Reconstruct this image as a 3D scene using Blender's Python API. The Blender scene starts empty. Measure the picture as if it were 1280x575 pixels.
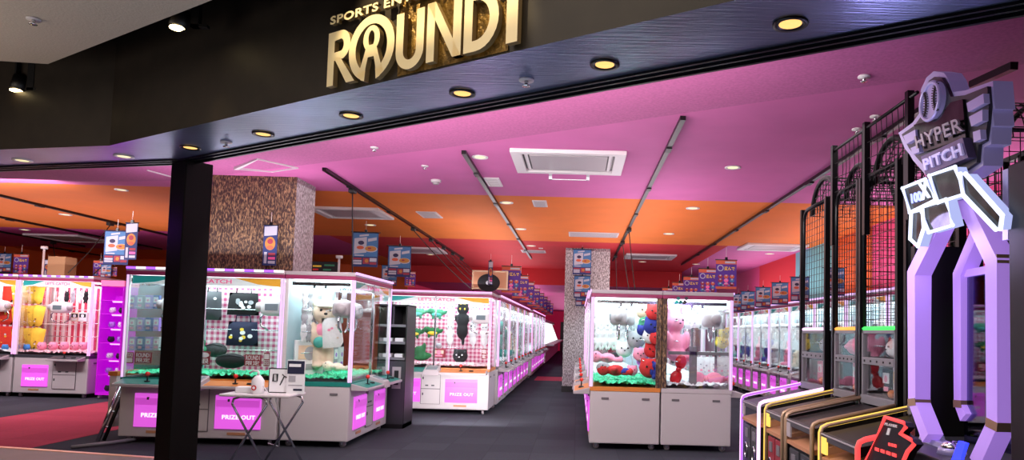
import bpy, math, random
from mathutils import Vector, Matrix
random.seed(7)
PI = math.pi
scene = bpy.context.scene
COL = scene.collection

# ------------------------------------------------------------------ camera
F = 860.0; TH = math.atan(49/F); RO = .026; CX = 723.3; CY = 366.0; CAMH = 1.4
ROT = Matrix.Rotation(PI/2+TH, 3, 'X') @ Matrix.Rotation(RO, 3, 'Z')
cd = bpy.data.cameras.new('camera'); cam = bpy.data.objects.new('camera', cd); COL.objects.link(cam)
cd.sensor_width = 36; cd.lens = F/1280*36
cd.shift_x = (640-CX)/1280; cd.shift_y = (CY-287.5)/1280
cd.clip_start = .05; cd.clip_end = 300
cam.matrix_world = Matrix.Translation((0, 0, CAMH)) @ ROT.to_4x4()
scene.camera = cam
scene.view_settings.view_transform = 'Standard'
scene.cycles.transparent_max_bounces = 32
scene.cycles.max_bounces = 8
scene.cycles.sample_clamp_indirect = 6

def ray(x, y): return ROT @ Vector(((x-CX)/F, -(y-CY)/F, -1))
O0 = Vector((0, 0, CAMH))
def atX(x, y, X): d = ray(x, y); return O0 + d*(X/d.x)
def atY(x, y, Y): d = ray(x, y); return O0 + d*(Y/d.y)
def atZ(x, y, Z): d = ray(x, y); return O0 + d*((Z-CAMH)/d.z)

# ------------------------------------------------------------------ materials
def nt(name):
    m = bpy.data.materials.new(name); m.use_nodes = True
    t = m.node_tree
    return m, t, t.nodes, t.links, t.nodes['Principled BSDF']
def lin(c):
    return tuple(((v/12.92) if v <= .04045 else ((v+.055)/1.055)**2.4) for v in c)
def S(r, g, b): return lin((r/255, g/255, b/255))
def mat(name, col, rough=.5, metal=0, emit=None, es=0, noise=0, nscale=20, bump=0, spec=.5):
    m, t, N, L, b = nt(name)
    b.inputs['Base Color'].default_value = (*col, 1)
    b.inputs['Roughness'].default_value = rough
    b.inputs['Metallic'].default_value = metal
    b.inputs['Specular IOR Level'].default_value = spec
    if emit:
        b.inputs['Emission Color'].default_value = (*emit, 1); b.inputs['Emission Strength'].default_value = es
    if noise or bump:
        tc = N.new('ShaderNodeTexCoord'); n = N.new('ShaderNodeTexNoise'); n.inputs['Scale'].default_value = nscale
        n.inputs['Detail'].default_value = 4
        L.new(tc.outputs['Object'], n.inputs['Vector'])
        if noise:
            r = N.new('ShaderNodeValToRGB')
            r.color_ramp.elements[0].position = .3; r.color_ramp.elements[1].position = .7
            r.color_ramp.elements[0].color = (*[max(0, c*(1-noise)) for c in col], 1)
            r.color_ramp.elements[1].color = (*[min(1, c*(1+noise)) for c in col], 1)
            L.new(n.outputs['Fac'], r.inputs['Fac']); L.new(r.outputs['Color'], b.inputs['Base Color'])
        if bump:
            bp = N.new('ShaderNodeBump'); bp.inputs['Strength'].default_value = bump; bp.inputs['Distance'].default_value = .02
            L.new(n.outputs['Fac'], bp.inputs['Height']); L.new(bp.outputs['Normal'], b.inputs['Normal'])
    return m
def emis(name, col, s): return mat(name, (0.02, .02, .02), .6, emit=col, es=s)
def glass(name, tint=(1, 1, 1), refl=.07):
    m = bpy.data.materials.new(name); m.use_nodes = True
    t = m.node_tree; N = t.nodes; L = t.links; N.clear()
    o = N.new('ShaderNodeOutputMaterial'); mx = N.new('ShaderNodeMixShader')
    tr = N.new('ShaderNodeBsdfTransparent'); tr.inputs[0].default_value = (*tint, 1)
    gl = N.new('ShaderNodeBsdfGlossy'); gl.inputs['Roughness'].default_value = .02
    lw = N.new('ShaderNodeLayerWeight'); lw.inputs['Blend'].default_value = .25
    ml = N.new('ShaderNodeMath'); ml.operation = 'MULTIPLY'; ml.inputs[1].default_value = .35
    ad = N.new('ShaderNodeMath'); ad.operation = 'ADD'; ad.inputs[1].default_value = refl*.4
    L.new(lw.outputs['Fresnel'], ml.inputs[0]); L.new(ml.outputs[0], ad.inputs[0])
    L.new(ad.outputs[0], mx.inputs[0]); L.new(tr.outputs[0], mx.inputs[1]); L.new(gl.outputs[0], mx.inputs[2])
    L.new(mx.outputs[0], o.inputs[0])
    return m
def gingham(name, c0, c1, scale, stripes=False, es=0.0):
    m, t, N, L, b = nt(name)
    tc = N.new('ShaderNodeTexCoord'); sp = N.new('ShaderNodeSeparateXYZ'); L.new(tc.outputs['Object'], sp.inputs[0])
    outs = []
    for ax in (['X'] if stripes else ['X', 'Z']):
        mu = N.new('ShaderNodeMath'); mu.operation = 'MULTIPLY'; mu.inputs[1].default_value = scale
        fr = N.new('ShaderNodeMath'); fr.operation = 'FRACT'
        gt = N.new('ShaderNodeMath'); gt.operation = 'GREATER_THAN'; gt.inputs[1].default_value = .5
        L.new(sp.outputs[ax], mu.inputs[0]); L.new(mu.outputs[0], fr.inputs[0]); L.new(fr.outputs[0], gt.inputs[0]); outs.append(gt)
    if stripes: f = outs[0].outputs[0]
    else:
        ad = N.new('ShaderNodeMath'); ad.operation = 'ADD'; L.new(outs[0].outputs[0], ad.inputs[0]); L.new(outs[1].outputs[0], ad.inputs[1])
        hf = N.new('ShaderNodeMath'); hf.operation = 'MULTIPLY'; hf.inputs[1].default_value = .5; L.new(ad.outputs[0], hf.inputs[0]); f = hf.outputs[0]
    mx = N.new('ShaderNodeMix'); mx.data_type = 'RGBA'
    mx.inputs[6].default_value = (*c0, 1); mx.inputs[7].default_value = (*c1, 1)
    L.new(f, mx.inputs[0]); L.new(mx.outputs[2], b.inputs['Base Color'])
    b.inputs['Roughness'].default_value = .7
    return m
def carpet(name, col, col2):
    m, t, N, L, b = nt(name)
    tc = N.new('ShaderNodeTexCoord')
    br = N.new('ShaderNodeTexBrick'); br.offset = 0; br.inputs['Scale'].default_value = 1
    br.inputs['Brick Width'].default_value = .5; br.inputs['Row Height'].default_value = .5; br.inputs['Mortar Size'].default_value = .004
    br.inputs['Color1'].default_value = (*col, 1); br.inputs['Color2'].default_value = (*col2, 1)
    br.inputs['Mortar'].default_value = (*[c*.7 for c in col], 1)
    L.new(tc.outputs['Object'], br.inputs['Vector'])
    n = N.new('ShaderNodeTexNoise'); n.inputs['Scale'].default_value = 90; n.inputs['Detail'].default_value = 3; L.new(tc.outputs['Object'], n.inputs['Vector'])
    mx = N.new('ShaderNodeMix'); mx.data_type = 'RGBA'; mx.blend_type = 'MULTIPLY'; mx.inputs[0].default_value = .6
    L.new(br.outputs['Color'], mx.inputs[6]); L.new(n.outputs['Color'], mx.inputs[7])
    bc = N.new('ShaderNodeBrightContrast'); bc.inputs['Bright'].default_value = .0
    L.new(mx.outputs[2], bc.inputs[0]); L.new(bc.outputs[0], b.inputs['Base Color'])
    b.inputs['Roughness'].default_value = .95; b.inputs['Specular IOR Level'].default_value = .06
    bp = N.new('ShaderNodeBump'); bp.inputs['Strength'].default_value = .3; L.new(n.outputs['Fac'], bp.inputs['Height']); L.new(bp.outputs[0], b.inputs['Normal'])
    return m
def streaks(name, dark, light, sx, sz, lo=.45, hi=.62):
    m, t, N, L, b = nt(name)
    tc = N.new('ShaderNodeTexCoord'); mp = N.new('ShaderNodeMapping'); mp.inputs['Scale'].default_value = (sx, sx, sz)
    n = N.new('ShaderNodeTexNoise'); n.inputs['Scale'].default_value = 1; n.inputs['Detail'].default_value = 1.5; n.inputs['Distortion'].default_value = .6
    L.new(tc.outputs['Object'], mp.inputs[0]); L.new(mp.outputs[0], n.inputs['Vector'])
    r = N.new('ShaderNodeValToRGB'); e = r.color_ramp.elements
    e[0].position = lo; e[1].position = hi; e[0].color = (*dark, 1); e[1].color = (*light, 1)
    L.new(n.outputs['Fac'], r.inputs['Fac']); L.new(r.outputs[0], b.inputs['Base Color'])
    bp = N.new('ShaderNodeBump'); bp.inputs['Strength'].default_value = .5; bp.inputs['Distance'].default_value = .02
    L.new(n.outputs['Fac'], bp.inputs['Height']); L.new(bp.outputs[0], b.inputs['Normal'])
    b.inputs['Roughness'].default_value = .55
    return m
def brushed(name, col):
    m, t, N, L, b = nt(name)
    tc = N.new('ShaderNodeTexCoord'); mp = N.new('ShaderNodeMapping'); mp.inputs['Scale'].default_value = (3, 60, 60)
    mp.inputs['Rotation'].default_value = (0, 0, .54)
    n = N.new('ShaderNodeTexNoise'); n.inputs['Scale'].default_value = 1; n.inputs['Detail'].default_value = 3
    L.new(tc.outputs['Object'], mp.inputs[0]); L.new(mp.outputs[0], n.inputs['Vector'])
    bp = N.new('ShaderNodeBump'); bp.inputs['Strength'].default_value = .35; bp.inputs['Distance'].default_value = .01
    L.new(n.outputs['Fac'], bp.inputs['Height']); L.new(bp.outputs[0], b.inputs['Normal'])
    n2 = N.new('ShaderNodeTexNoise'); n2.inputs['Scale'].default_value = .9; n2.inputs['Detail'].default_value = 2; L.new(tc.outputs['Object'], n2.inputs['Vector'])
    r2 = N.new('ShaderNodeValToRGB'); r2.color_ramp.elements[0].position = .35; r2.color_ramp.elements[1].position = .65
    r2.color_ramp.elements[0].color = (*[c*.6 for c in col], 1); r2.color_ramp.elements[1].color = (*[min(1, c*1.3) for c in col], 1)  # broad pale and dark patches paint reflected light into the metal
    L.new(n2.outputs['Fac'], r2.inputs['Fac']); L.new(r2.outputs['Color'], b.inputs['Base Color'])
    b.inputs['Metallic'].default_value = .8; b.inputs['Roughness'].default_value = .3
    return m

M = {}
M['white'] = mat('white_enamel', S(222, 214, 216), .4)
M['lgrey'] = mat('light_grey_enamel', S(176, 166, 170), .4)
M['grey'] = mat('mid_grey_plastic', S(120, 118, 124), .45)
M['dgrey'] = mat('dark_grey_metal', S(62, 62, 68), .4)
M['black'] = mat('black_plastic', S(16, 15, 18), .45)
M['bmetal'] = mat('black_steel', S(14, 13, 15), .35, .3)
M['chrome'] = mat('chrome', (.75, .75, .78), .18, 1)
M['maroon'] = mat('maroon_trim', S(150, 48, 92), .4)
M['cabinet'] = mat('cabinet_shell', S(196, 188, 190), .42)
M['seam'] = mat('panel_seam', S(104, 98, 102), .6)
M['prize'] = mat('prize_panel_glow', S(200, 80, 200), .35, emit=S(222, 92, 222), es=.85)
M['prize2'] = mat('prize_flap_glow', S(180, 70, 180), .35, emit=S(200, 72, 196), es=.8)
M['prize_txt'] = emis('prize_lettering', (1, .9, 1), 1.1)
M['case_light'] = emis('case_light_cool', (.76, .97, 1), 8.5)
M['case_light_dim'] = emis('case_light_cool_dim', (.9, .97, 1), 3.0)
M['pink_light'] = emis('pink_light', (1, .84, .95), 7)
M['led_violet'] = emis('violet_led', (.45, .12, 1), 1.5)
M['led_pink'] = emis('pink_led', (1, .42, .9), 1.5)
M['led_lilac'] = emis('lilac_led', (.82, .5, 1), 1.35)
M['led_white'] = emis('white_led', (1, .8, .85), 1.6)
M['magenta_glow'] = mat('magenta_backlit', S(190, 20, 200), .5, emit=S(205, 10, 225), es=.38)
M['magenta_hot'] = emis('magenta_hot_lamp', (1, .4, 1), 2)
M['neon_pink'] = emis('neon_pink', (1, .6, .95), 1.6)
M['neon_white'] = emis('neon_cool_white', (.72, .78, 1), 1.7)
M['neon_yellow'] = emis('neon_yellow', (1, .62, .1), 1.35)
M['neon_green'] = emis('neon_green', (.05, 1, .12), 1.6)
M['neon_red'] = emis('neon_red', (1, .06, .06), 1.5)
M['neon_blue'] = emis('neon_blue', (.02, .03, 1), 3)
M['neon_amber'] = emis('neon_amber', (1, .35, .05), 1.8)
M['tan_rail'] = mat('tan_rail', S(176, 146, 118), .35, .3)
M['tan'] = mat('tan_tray', S(188, 132, 96), .6)
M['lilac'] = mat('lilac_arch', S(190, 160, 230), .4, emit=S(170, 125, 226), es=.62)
M['lilac_plate'] = mat('lilac_plate', S(176, 168, 200), .3, .25, emit=S(130, 120, 180), es=.25)
M['glass'] = glass('clear_glass')
M['dkglass'] = glass('dark_blue_glass', (.22, .22, .4), .25)
M['mirror'] = mat('dark_mirror', S(52, 54, 52), .1, .8, noise=.8, nscale=9)
M['green_acc'] = mat('teal_accent', S(24, 128, 116), .4)
M['orange_acc'] = mat('orange_accent', S(214, 130, 60), .4)
M['pink_acc'] = mat('pink_accent', S(206, 120, 170), .4)
M['chips_green'] = mat('green_chips', S(60, 226, 160), .4, noise=.5, nscale=45, bump=.6)
M['chips_pink'] = mat('pink_chips', S(240, 190, 200), .5, noise=.35, nscale=30, bump=1)
M['chips_white'] = mat('white_chips', S(226, 232, 236), .5, noise=.2, nscale=30, bump=.5)
M['gingham'] = gingham('pink_gingham', S(246, 226, 234), S(206, 84, 128), 14)
M['stripes'] = gingham('red_white_stripes', S(248, 236, 236), S(206, 60, 90), 9, True)
M['back_white'] = mat('case_back_white', S(176, 196, 204), .6, noise=.06, nscale=6)
M['shelf_wire'] = mat('clear_shelf', S(210, 220, 226), .2)
M['ball_red'] = mat('joystick_ball', S(226, 50, 44), .25)
M['screen'] = mat('small_screen', S(60, 66, 74), .2, emit=S(150, 160, 170), es=.5)
M['cord'] = mat('black_cord', S(22, 18, 20), .6)
M['paper'] = mat('paper_white', S(236, 236, 238), .7)
M['teal'] = mat('header_teal', S(40, 170, 168), .5, emit=S(40, 170, 168), es=.25)
M['gold'] = mat('header_gold', S(236, 176, 60), .5, emit=S(236, 176, 60), es=.25)
M['skyband'] = mat('header_pale', S(226, 240, 240), .5, emit=S(226, 240, 240), es=.35)
M['pinktext'] = mat('pink_text', S(238, 110, 160), .5, emit=S(238, 110, 160), es=.3)
M['tealtext'] = mat('teal_text', S(10, 120, 116), .5)
M['redcard'] = mat('red_card', S(150, 46, 60), .6)
def C(name, r, g, b, rough=.75, **k):
    if name not in M: M[name] = mat(name, S(r, g, b), rough, **k)
    return M[name]

# ------------------------------------------------------------------ mesh builder
class MB:
    def __init__(s): s.v = []; s.f = []; s.m = []; s.sm = []
    def add(s, vs, fs, m=0, smooth=False):
        o = len(s.v); s.v += [tuple(v) for v in vs]
        for f in fs: s.f.append(tuple(i+o for i in f)); s.m.append(m); s.sm.append(smooth)
        return s
    def box(s, x0, x1, y0, y1, z0, z1, m=0):
        return s.add([(x0,y0,z0),(x1,y0,z0),(x1,y1,z0),(x0,y1,z0),(x0,y0,z1),(x1,y0,z1),(x1,y1,z1),(x0,y1,z1)],
                     [(0,3,2,1),(4,5,6,7),(0,1,5,4),(1,2,6,5),(2,3,7,6),(3,0,4,7)], m)
    def hexa(s, b, t, m=0):   # bottom quad, top quad
        return s.add(list(b)+list(t), [(0,3,2,1),(4,5,6,7),(0,1,5,4),(1,2,6,5),(2,3,7,6),(3,0,4,7)], m)
    def quad(s, *p, m=0): return s.add(p, [tuple(range(len(p)))], m)
    def prism(s, pts, d, m=0):   # pts: list of 3D; d: Vector extrusion
        n = len(pts); d = Vector(d); a = [Vector(p) for p in pts]; b = [p+d for p in a]
        return s.add(a+b, [tuple(range(n))[::-1], tuple(range(n, 2*n))] + [(i, (i+1) % n, (i+1) % n+n, i+n) for i in range(n)], m)
    def tube(s, pts, r, n=8, m=0, closed=False, square=False):
        pts = [Vector(p) for p in pts]; k = len(pts); rings = []
        rr = r if isinstance(r, (list, tuple)) else [r]*k
        up = None
        for i, p in enumerate(pts):
            if closed: d = (pts[(i+1) % k]-pts[i-1])
            else: d = (pts[min(i+1, k-1)]-pts[max(i-1, 0)])
            d.normalize()
            if up is None:
                a = Vector((0, 0, 1)) if abs(d.z) < .9 else Vector((0, 1, 0))
                up = (a-d*a.dot(d)).normalized()
            else: up = (up-d*up.dot(d)).normalized()
            sd = d.cross(up); sc = 1
            if 0 < i < k-1 or closed:
                a1 = (pts[i]-pts[i-1]).normalized(); c = max(.3, a1.dot(d)); sc = 1/c if n == 4 else 1
            off = PI/4 if n == 4 else 0
            rings.append([p+(up*math.cos(2*PI*j/n+off)+sd*math.sin(2*PI*j/n+off))*rr[i]*sc for j in range(n)])
        vs = [v for g in rings for v in g]; fs = []
        for i in range(k if closed else k-1):
            a = i*n; b = ((i+1) % k)*n
            for j in range(n): fs.append((a+j, a+(j+1) % n, b+(j+1) % n, b+j))
        if not closed: fs += [tuple(range(n))[::-1], tuple(range((k-1)*n, k*n))]
        return s.add(vs, fs, m, n > 4)
    def cyl(s, p0, p1, r, n=14, m=0, r1=None):
        return s.tube([p0, p1], [r, r if r1 is None else r1], n, m)
    def sph(s, c, r, m=0, n=12, k=8, rot=None, p=1):
        sq = lambda v: math.copysign(abs(v)**p, v)
        if not isinstance(r, (list, tuple)): r = (r, r, r)
        vs = []; fs = []
        for i in range(1, k):
            a = PI*i/k
            for j in range(n):
                v = Vector((r[0]*sq(math.sin(a))*sq(math.cos(2*PI*j/n)), r[1]*sq(math.sin(a))*sq(math.sin(2*PI*j/n)), r[2]*sq(math.cos(a))))
                if rot: v = rot @ v
                vs.append(v+Vector(c))
        t = Vector((0, 0, r[2])); 
        if rot: t = rot @ t
        vs += [Vector(c)+t, Vector(c)-t]; T = len(vs)-2
        for i in range(k-2):
            for j in range(n): fs.append((i*n+j, (i+1)*n+j, (i+1)*n+(j+1) % n, i*n+(j+1) % n))
        for j in range(n):
            fs.append((T, j, (j+1) % n)); fs.append((T+1, (k-2)*n+(j+1) % n, (k-2)*n+j))
        return s.add(vs, fs, m, True)
    def mesh(s, name, mats):
        me = bpy.data.meshes.new(name); me.from_pydata(s.v, [], s.f)
        for a in (mats if isinstance(mats, (list, tuple)) else [mats]): me.materials.append(M[a] if isinstance(a, str) else a)
        me.polygons.foreach_set('material_index', s.m); me.polygons.foreach_set('use_smooth', s.sm)
        me.update(); return me
    def build(s, name, mats, parent=None, loc=(0,0,0), rz=0, bevel=0):
        return link(name, s.mesh(name, mats), parent, loc, rz, bevel)
def link(name, me, parent=None, loc=(0,0,0), rz=0, bevel=0):
    o = bpy.data.objects.new(name, me); COL.objects.link(o); o.parent = parent
    o.location = loc; o.rotation_euler = (0, 0, rz)
    if bevel:
        b = o.modifiers.new('bevel', 'BEVEL'); b.width = bevel; b.segments = 2; b.limit_method = 'ANGLE'
    return o
def tag(o, label, cat, group=None, kind=None):
    o['label'] = label; o['category'] = cat
    if group: o['group'] = group
    if kind: o['kind'] = kind
    return o
def thing(name, label, cat, loc=(0,0,0), rz=0, group=None):
    o = bpy.data.objects.new(name, None); COL.objects.link(o); o.location = loc; o.rotation_euler = (0,0,rz); o.empty_display_size = .1
    return tag(o, label, cat, group)
def struct(name, mb, mats, bevel=0, **k):
    o = mb.build(name, mats, bevel=bevel); o['kind'] = 'structure'; return o
KIDS = {}
def kids(o):
    return [c for c in bpy.data.objects if c.parent == o]
def copy_tree(o, parent=None):
    c = o.copy(); COL.objects.link(c)
    if parent: c.parent = parent
    for ch in kids(o): copy_tree(ch, c)
    return c
def place(o, loc, rz=0, label=None, scale=None):
    o.location = loc; o.rotation_euler = (0, 0, rz)
    if label: o['label'] = label
    if scale: o.scale = (scale,)*3
    return o
def text_mesh(txt, extr=.01, bold=0.0, space=1.0):
    c = bpy.data.curves.new('lettering', 'FONT'); c.body = txt; c.size = 1; c.extrude = extr; c.offset = bold; c.space_character = space
    c.resolution_u = 3
    o = bpy.data.objects.new('lettering', c); COL.objects.link(o)
    dg = bpy.context.evaluated_depsgraph_get(); dg.update()
    me = bpy.data.meshes.new_from_object(o.evaluated_get(dg)); bpy.data.objects.remove(o)
    return me
def text_on(txt, p00, p10, p01, nrm, mname, name, parent, extr=.006, bold=0.0, space=1.0, align=True):
    """fit text in the parallelogram p00(left bottom) p10(right bottom) p01(left top); raised along nrm."""
    me = text_mesh(txt, 0, bold, space)
    xs = [v.co.x for v in me.vertices]; ys = [v.co.y for v in me.vertices]
    if not xs: return None
    x0, x1, y0, y1 = min(xs), max(xs), min(ys), max(ys)
    p00, p10, p01, nrm = Vector(p00), Vector(p10), Vector(p01), Vector(nrm)
    mb = MB(); n = len(me.vertices)
    for v in me.vertices:
        mb.v.append(tuple(p00+(p10-p00)*((v.co.x-x0)/(x1-x0))+(p01-p00)*((v.co.y-y0)/(y1-y0))+nrm*extr))
    ed = {}
    for p in me.polygons:
        vs = tuple(p.vertices); mb.f.append(vs); mb.m.append(0); mb.sm.append(False)
        for a, b in zip(vs, vs[1:]+vs[:1]): ed[(a, b)] = ed.get((a, b), 0)+1
    mb.v += [tuple(Vector(v)-nrm*extr) for v in mb.v[:n]]
    for (a, b) in ed:
        if (b, a) not in ed: mb.f.append((a, b, b+n, a+n)); mb.m.append(0); mb.sm.append(False)
    return mb.build(name, mname, parent)
ORD = ['first','second','third','fourth','fifth','sixth','seventh','eighth','ninth','tenth','eleventh','twelfth','thirteenth','fourteenth','fifteenth','sixteenth']

# ------------------------------------------------------------------ setting
ZC = 3.37
SFr = [(-16.0, 9.34), (-5.932, 6.943), (-3.673, 6.406), (1.985, 3.038), (5.05, 1.214)]      # rear edge of soffit
SFf = [(-16.0, 8.52), (-5.228, 6.103), (-4.078, 5.859), (.669, 2.996), (5.05, .354)]        # front edge
STR = [(-16.0, 11.6), (-8.4, 10.0), (-5.69, 9.55), (-1.51, 7.42), (2.5, 5.10), (5.05, 3.64)]
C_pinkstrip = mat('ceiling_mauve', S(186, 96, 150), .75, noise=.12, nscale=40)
C_pink = mat('ceiling_pink', S(206, 104, 166), .75, noise=.05, nscale=2)
C_orange = mat('ceiling_orange', S(232, 118, 36), .75, noise=.04, nscale=2)
C_red = mat('ceiling_red', S(200, 34, 44), .75, noise=.05, nscale=2)
C_mag = mat('ceiling_magenta', S(196, 66, 136), .75, noise=.05, nscale=2)
C_dred = mat('bulkhead_red', S(190, 26, 34), .7)
C_crim = mat('wall_crimson', S(222, 36, 92), .7, emit=S(222, 36, 92), es=.15)
C_teal = mat('wall_teal', S(120, 186, 190), .7)
C_wpink = mat('wall_pink', S(214, 74, 130), .7)
C_wred = mat('wall_red', S(212, 44, 54), .7)
C_worange = mat('wall_orange', S(214, 92, 32), .7)

mb = MB(); Z = ZC
def cq(pts, m): mb.add([(x, y, Z) for x, y in pts][::-1], [tuple(range(len(pts)))], m)
sx = [-16, -8.4, -5.69, -3.673, -1.51, 1.985, 2.5, 5.05]
def interp(P, x):
    for (a, b), (c, d) in zip(P, P[1:]):
        if a <= x <= c: return b+(d-b)*(x-a)/(c-a)
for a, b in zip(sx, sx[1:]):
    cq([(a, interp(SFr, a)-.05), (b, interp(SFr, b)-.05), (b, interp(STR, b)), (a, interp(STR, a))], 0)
    if a >= -8.4: cq([(a, interp(STR, a)), (b, interp(STR, b)), (b, 10), (a, 10)], 1)
cq([(-16, 11.6), (-8.4, 10), (5.05, 10), (5.05, 15), (-16, 15)], 2)
cq([(-5.5, 15), (3.25, 15), (3.25, 21.75), (-5.5, 21.75)], 3)
cq([(3.25, 15), (5.05, 15), (5.05, 50), (3.25, 50)], 4)
cq([(-16, 15), (-5.5, 15), (-5.5, 19), (-16, 19)], 5)
cq([(-16, 19), (-5.5, 19), (-5.5, 22), (-16, 22)], 2)
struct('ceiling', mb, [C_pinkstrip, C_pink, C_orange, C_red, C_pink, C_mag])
mb = MB(); Z = 2.86
cq([(-5.5, 21.75), (3.25, 21.75), (3.25, 50), (-5.5, 50)], 0)
struct('ceiling_rear', mb, [C_mag])
struct('trim_1', MB().box(-5.5, 3.25, 21.7, 21.75, 2.86, ZC), [C_dred])
struct('trim_2', MB().box(3.2, 3.25, 21.75, 50, 2.86, ZC), [C_wpink])
struct('wall_back', MB().box(-5.6, 5.05, 50, 50.1, 0, ZC), [C_crim])
mb = MB(); mb.box(5.05, 5.15, .3, 11.8, 0, ZC, 4); mb.box(5.05, 5.15, 11.8, 13.6, 0, ZC, 3); mb.box(5.05, 5.15, 13.6, 16, 0, ZC, 0); mb.box(5.05, 5.15, 16, 19.2, 0, ZC, 1); mb.box(5.05, 5.15, 19.2, 50, 0, ZC, 2)
struct('wall_right', mb, [C_teal, C_wred, C_wpink, C_worange, C_wpink])
mb = MB(); mb.box(-16, -5.5, 22, 22.1, 0, ZC, 0); mb.box(-5.6, -5.5, 22.1, 50, 0, 2.86, 1)
struct('wall_rear', mb, [C_worange, C_crim])
struct('wall_left', MB().box(-16.1, -16, 8.4, 22, 0, ZC), [C_worange])
dr = struct('door_1', MB().box(-1.25, -.35, 49.9, 49.97, 0, 2.1), ['dgrey'])
MB().box(-.5, -.45, 49.86, 49.9, .95, 1.15).build('door_handle', 'chrome', dr)
# floor
struct('floor', MB().box(-16, 6, -2, 50, -.1, 0), [carpet('carpet_charcoal', S(77, 79, 88), S(68, 70, 79))])
cred = carpet('carpet_red', S(204, 84, 106), S(190, 76, 98))
struct('floor_red', MB().box(-8, -5.85, 6.0, 11.9, 0, .004), [cred])
struct('floor_stripe', MB().box(-1.2, 4, 19.6, 21.3, 0, .004), [cred])
mb = MB(); mb.prism([(-7.5, 7.72, 0), (-4.27, 7.116, 0), (-3.9, 6.62, 0), (2.2, 3.0, 0), (2.2, -1.9, 0), (-7.5, -1.9, 0)], (0, 0, .006))
struct('floor_mall', mb, [mat('mall_floor', S(128, 112, 104), .55, noise=.08, nscale=3)])
mb = MB(); a = Vector((-7.5, 7.72, .0)); b = Vector((-4.0, 7.06, .0)); n = Vector((.18, .98, 0))*.03
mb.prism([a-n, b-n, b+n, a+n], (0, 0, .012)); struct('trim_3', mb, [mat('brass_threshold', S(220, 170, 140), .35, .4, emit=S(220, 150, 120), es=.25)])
# storefront header
fasc = mat('fascia_dark', S(40, 33, 27), .5, noise=.25, nscale=6)
mb = MB()
for a, b in zip(range(4), range(1, 5)):
    (x0, y0), (x1, y1) = SFf[a], SFf[b]
    mb.quad((x0, y0, 2.9), (x1, y1, 2.9), (x1, y1, 4.6), (x0, y0, 4.6))
struct('wall_fascia', mb, [fasc])
mb = MB()
for a in range(4):
    (x0, y0), (x1, y1) = SFf[a], SFf[a+1]; (u0, v0), (u1, v1) = SFr[a], SFr[a+1]
    mb.quad((x0, y0, 2.9), (u0, v0, 2.9), (u1, v1, 2.9), (x1, y1, 2.9), m=0)
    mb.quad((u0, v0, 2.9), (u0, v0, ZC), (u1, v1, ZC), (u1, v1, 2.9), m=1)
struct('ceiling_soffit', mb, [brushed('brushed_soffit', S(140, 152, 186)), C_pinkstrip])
mb = MB()
for off, w, zz in ((.02, .03, 2.885), (.075, .025, 2.89), (.13, .02, 2.892)):
    pts = [Vector((x, y, zz)) + Vector((-.5, -.86, 0))*off for x, y in SFr]
    mb.tube(pts, w*.5, 4)
struct('trim_4', mb, ['bmetal'])
# storefront pillar
pl = MB(); c = Vector((-3.685, 6.44)); d = Vector((.857, -.515)); q = Vector((.515, .857))
P = [c-d*.125-q*.13, c+d*.125-q*.13, c+d*.125+q*.13, c-d*.125+q*.13]
pl.prism([(p.x, p.y, 0) for p in P], (0, 0, 2.9)); struct('pillar_storefront', pl, [mat('pillar_dark', S(13, 10, 9), .6, noise=.15, nscale=3, spec=.15)], bevel=.01)
# mall ceiling outside
mw = mat('mall_ceiling', S(196, 182, 166), .85, noise=.05, nscale=60, bump=.2)
mb = MB(); mb.prism([(-4.44, 5.584, 3.5), (-9.5, 5.05-.0, 3.5), (-9.5, -2, 3.5), (4.2, -2, 3.5), (4.2, .37, 3.5)], (0, 0, .12))
struct('ceiling_mall', mb, [mw])
struct('ceiling_slot', MB().box(-16, 5, -2, 8.6, 4.6, 4.65), ['black'])
# columns
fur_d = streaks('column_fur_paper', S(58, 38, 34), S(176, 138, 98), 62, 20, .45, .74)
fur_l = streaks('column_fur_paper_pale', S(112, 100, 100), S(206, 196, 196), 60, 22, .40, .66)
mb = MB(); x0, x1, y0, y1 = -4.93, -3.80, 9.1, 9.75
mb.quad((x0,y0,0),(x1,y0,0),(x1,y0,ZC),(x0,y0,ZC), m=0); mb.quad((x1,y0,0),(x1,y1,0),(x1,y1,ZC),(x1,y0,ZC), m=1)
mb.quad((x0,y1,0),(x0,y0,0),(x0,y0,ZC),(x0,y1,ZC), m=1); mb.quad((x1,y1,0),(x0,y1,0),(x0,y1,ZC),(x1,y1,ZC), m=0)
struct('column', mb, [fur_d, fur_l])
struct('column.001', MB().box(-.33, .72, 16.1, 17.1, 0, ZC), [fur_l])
struct('baseboard_column', MB().box(-.345, .735, 16.085, 17.115, 0, .14), ['black'])

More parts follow.
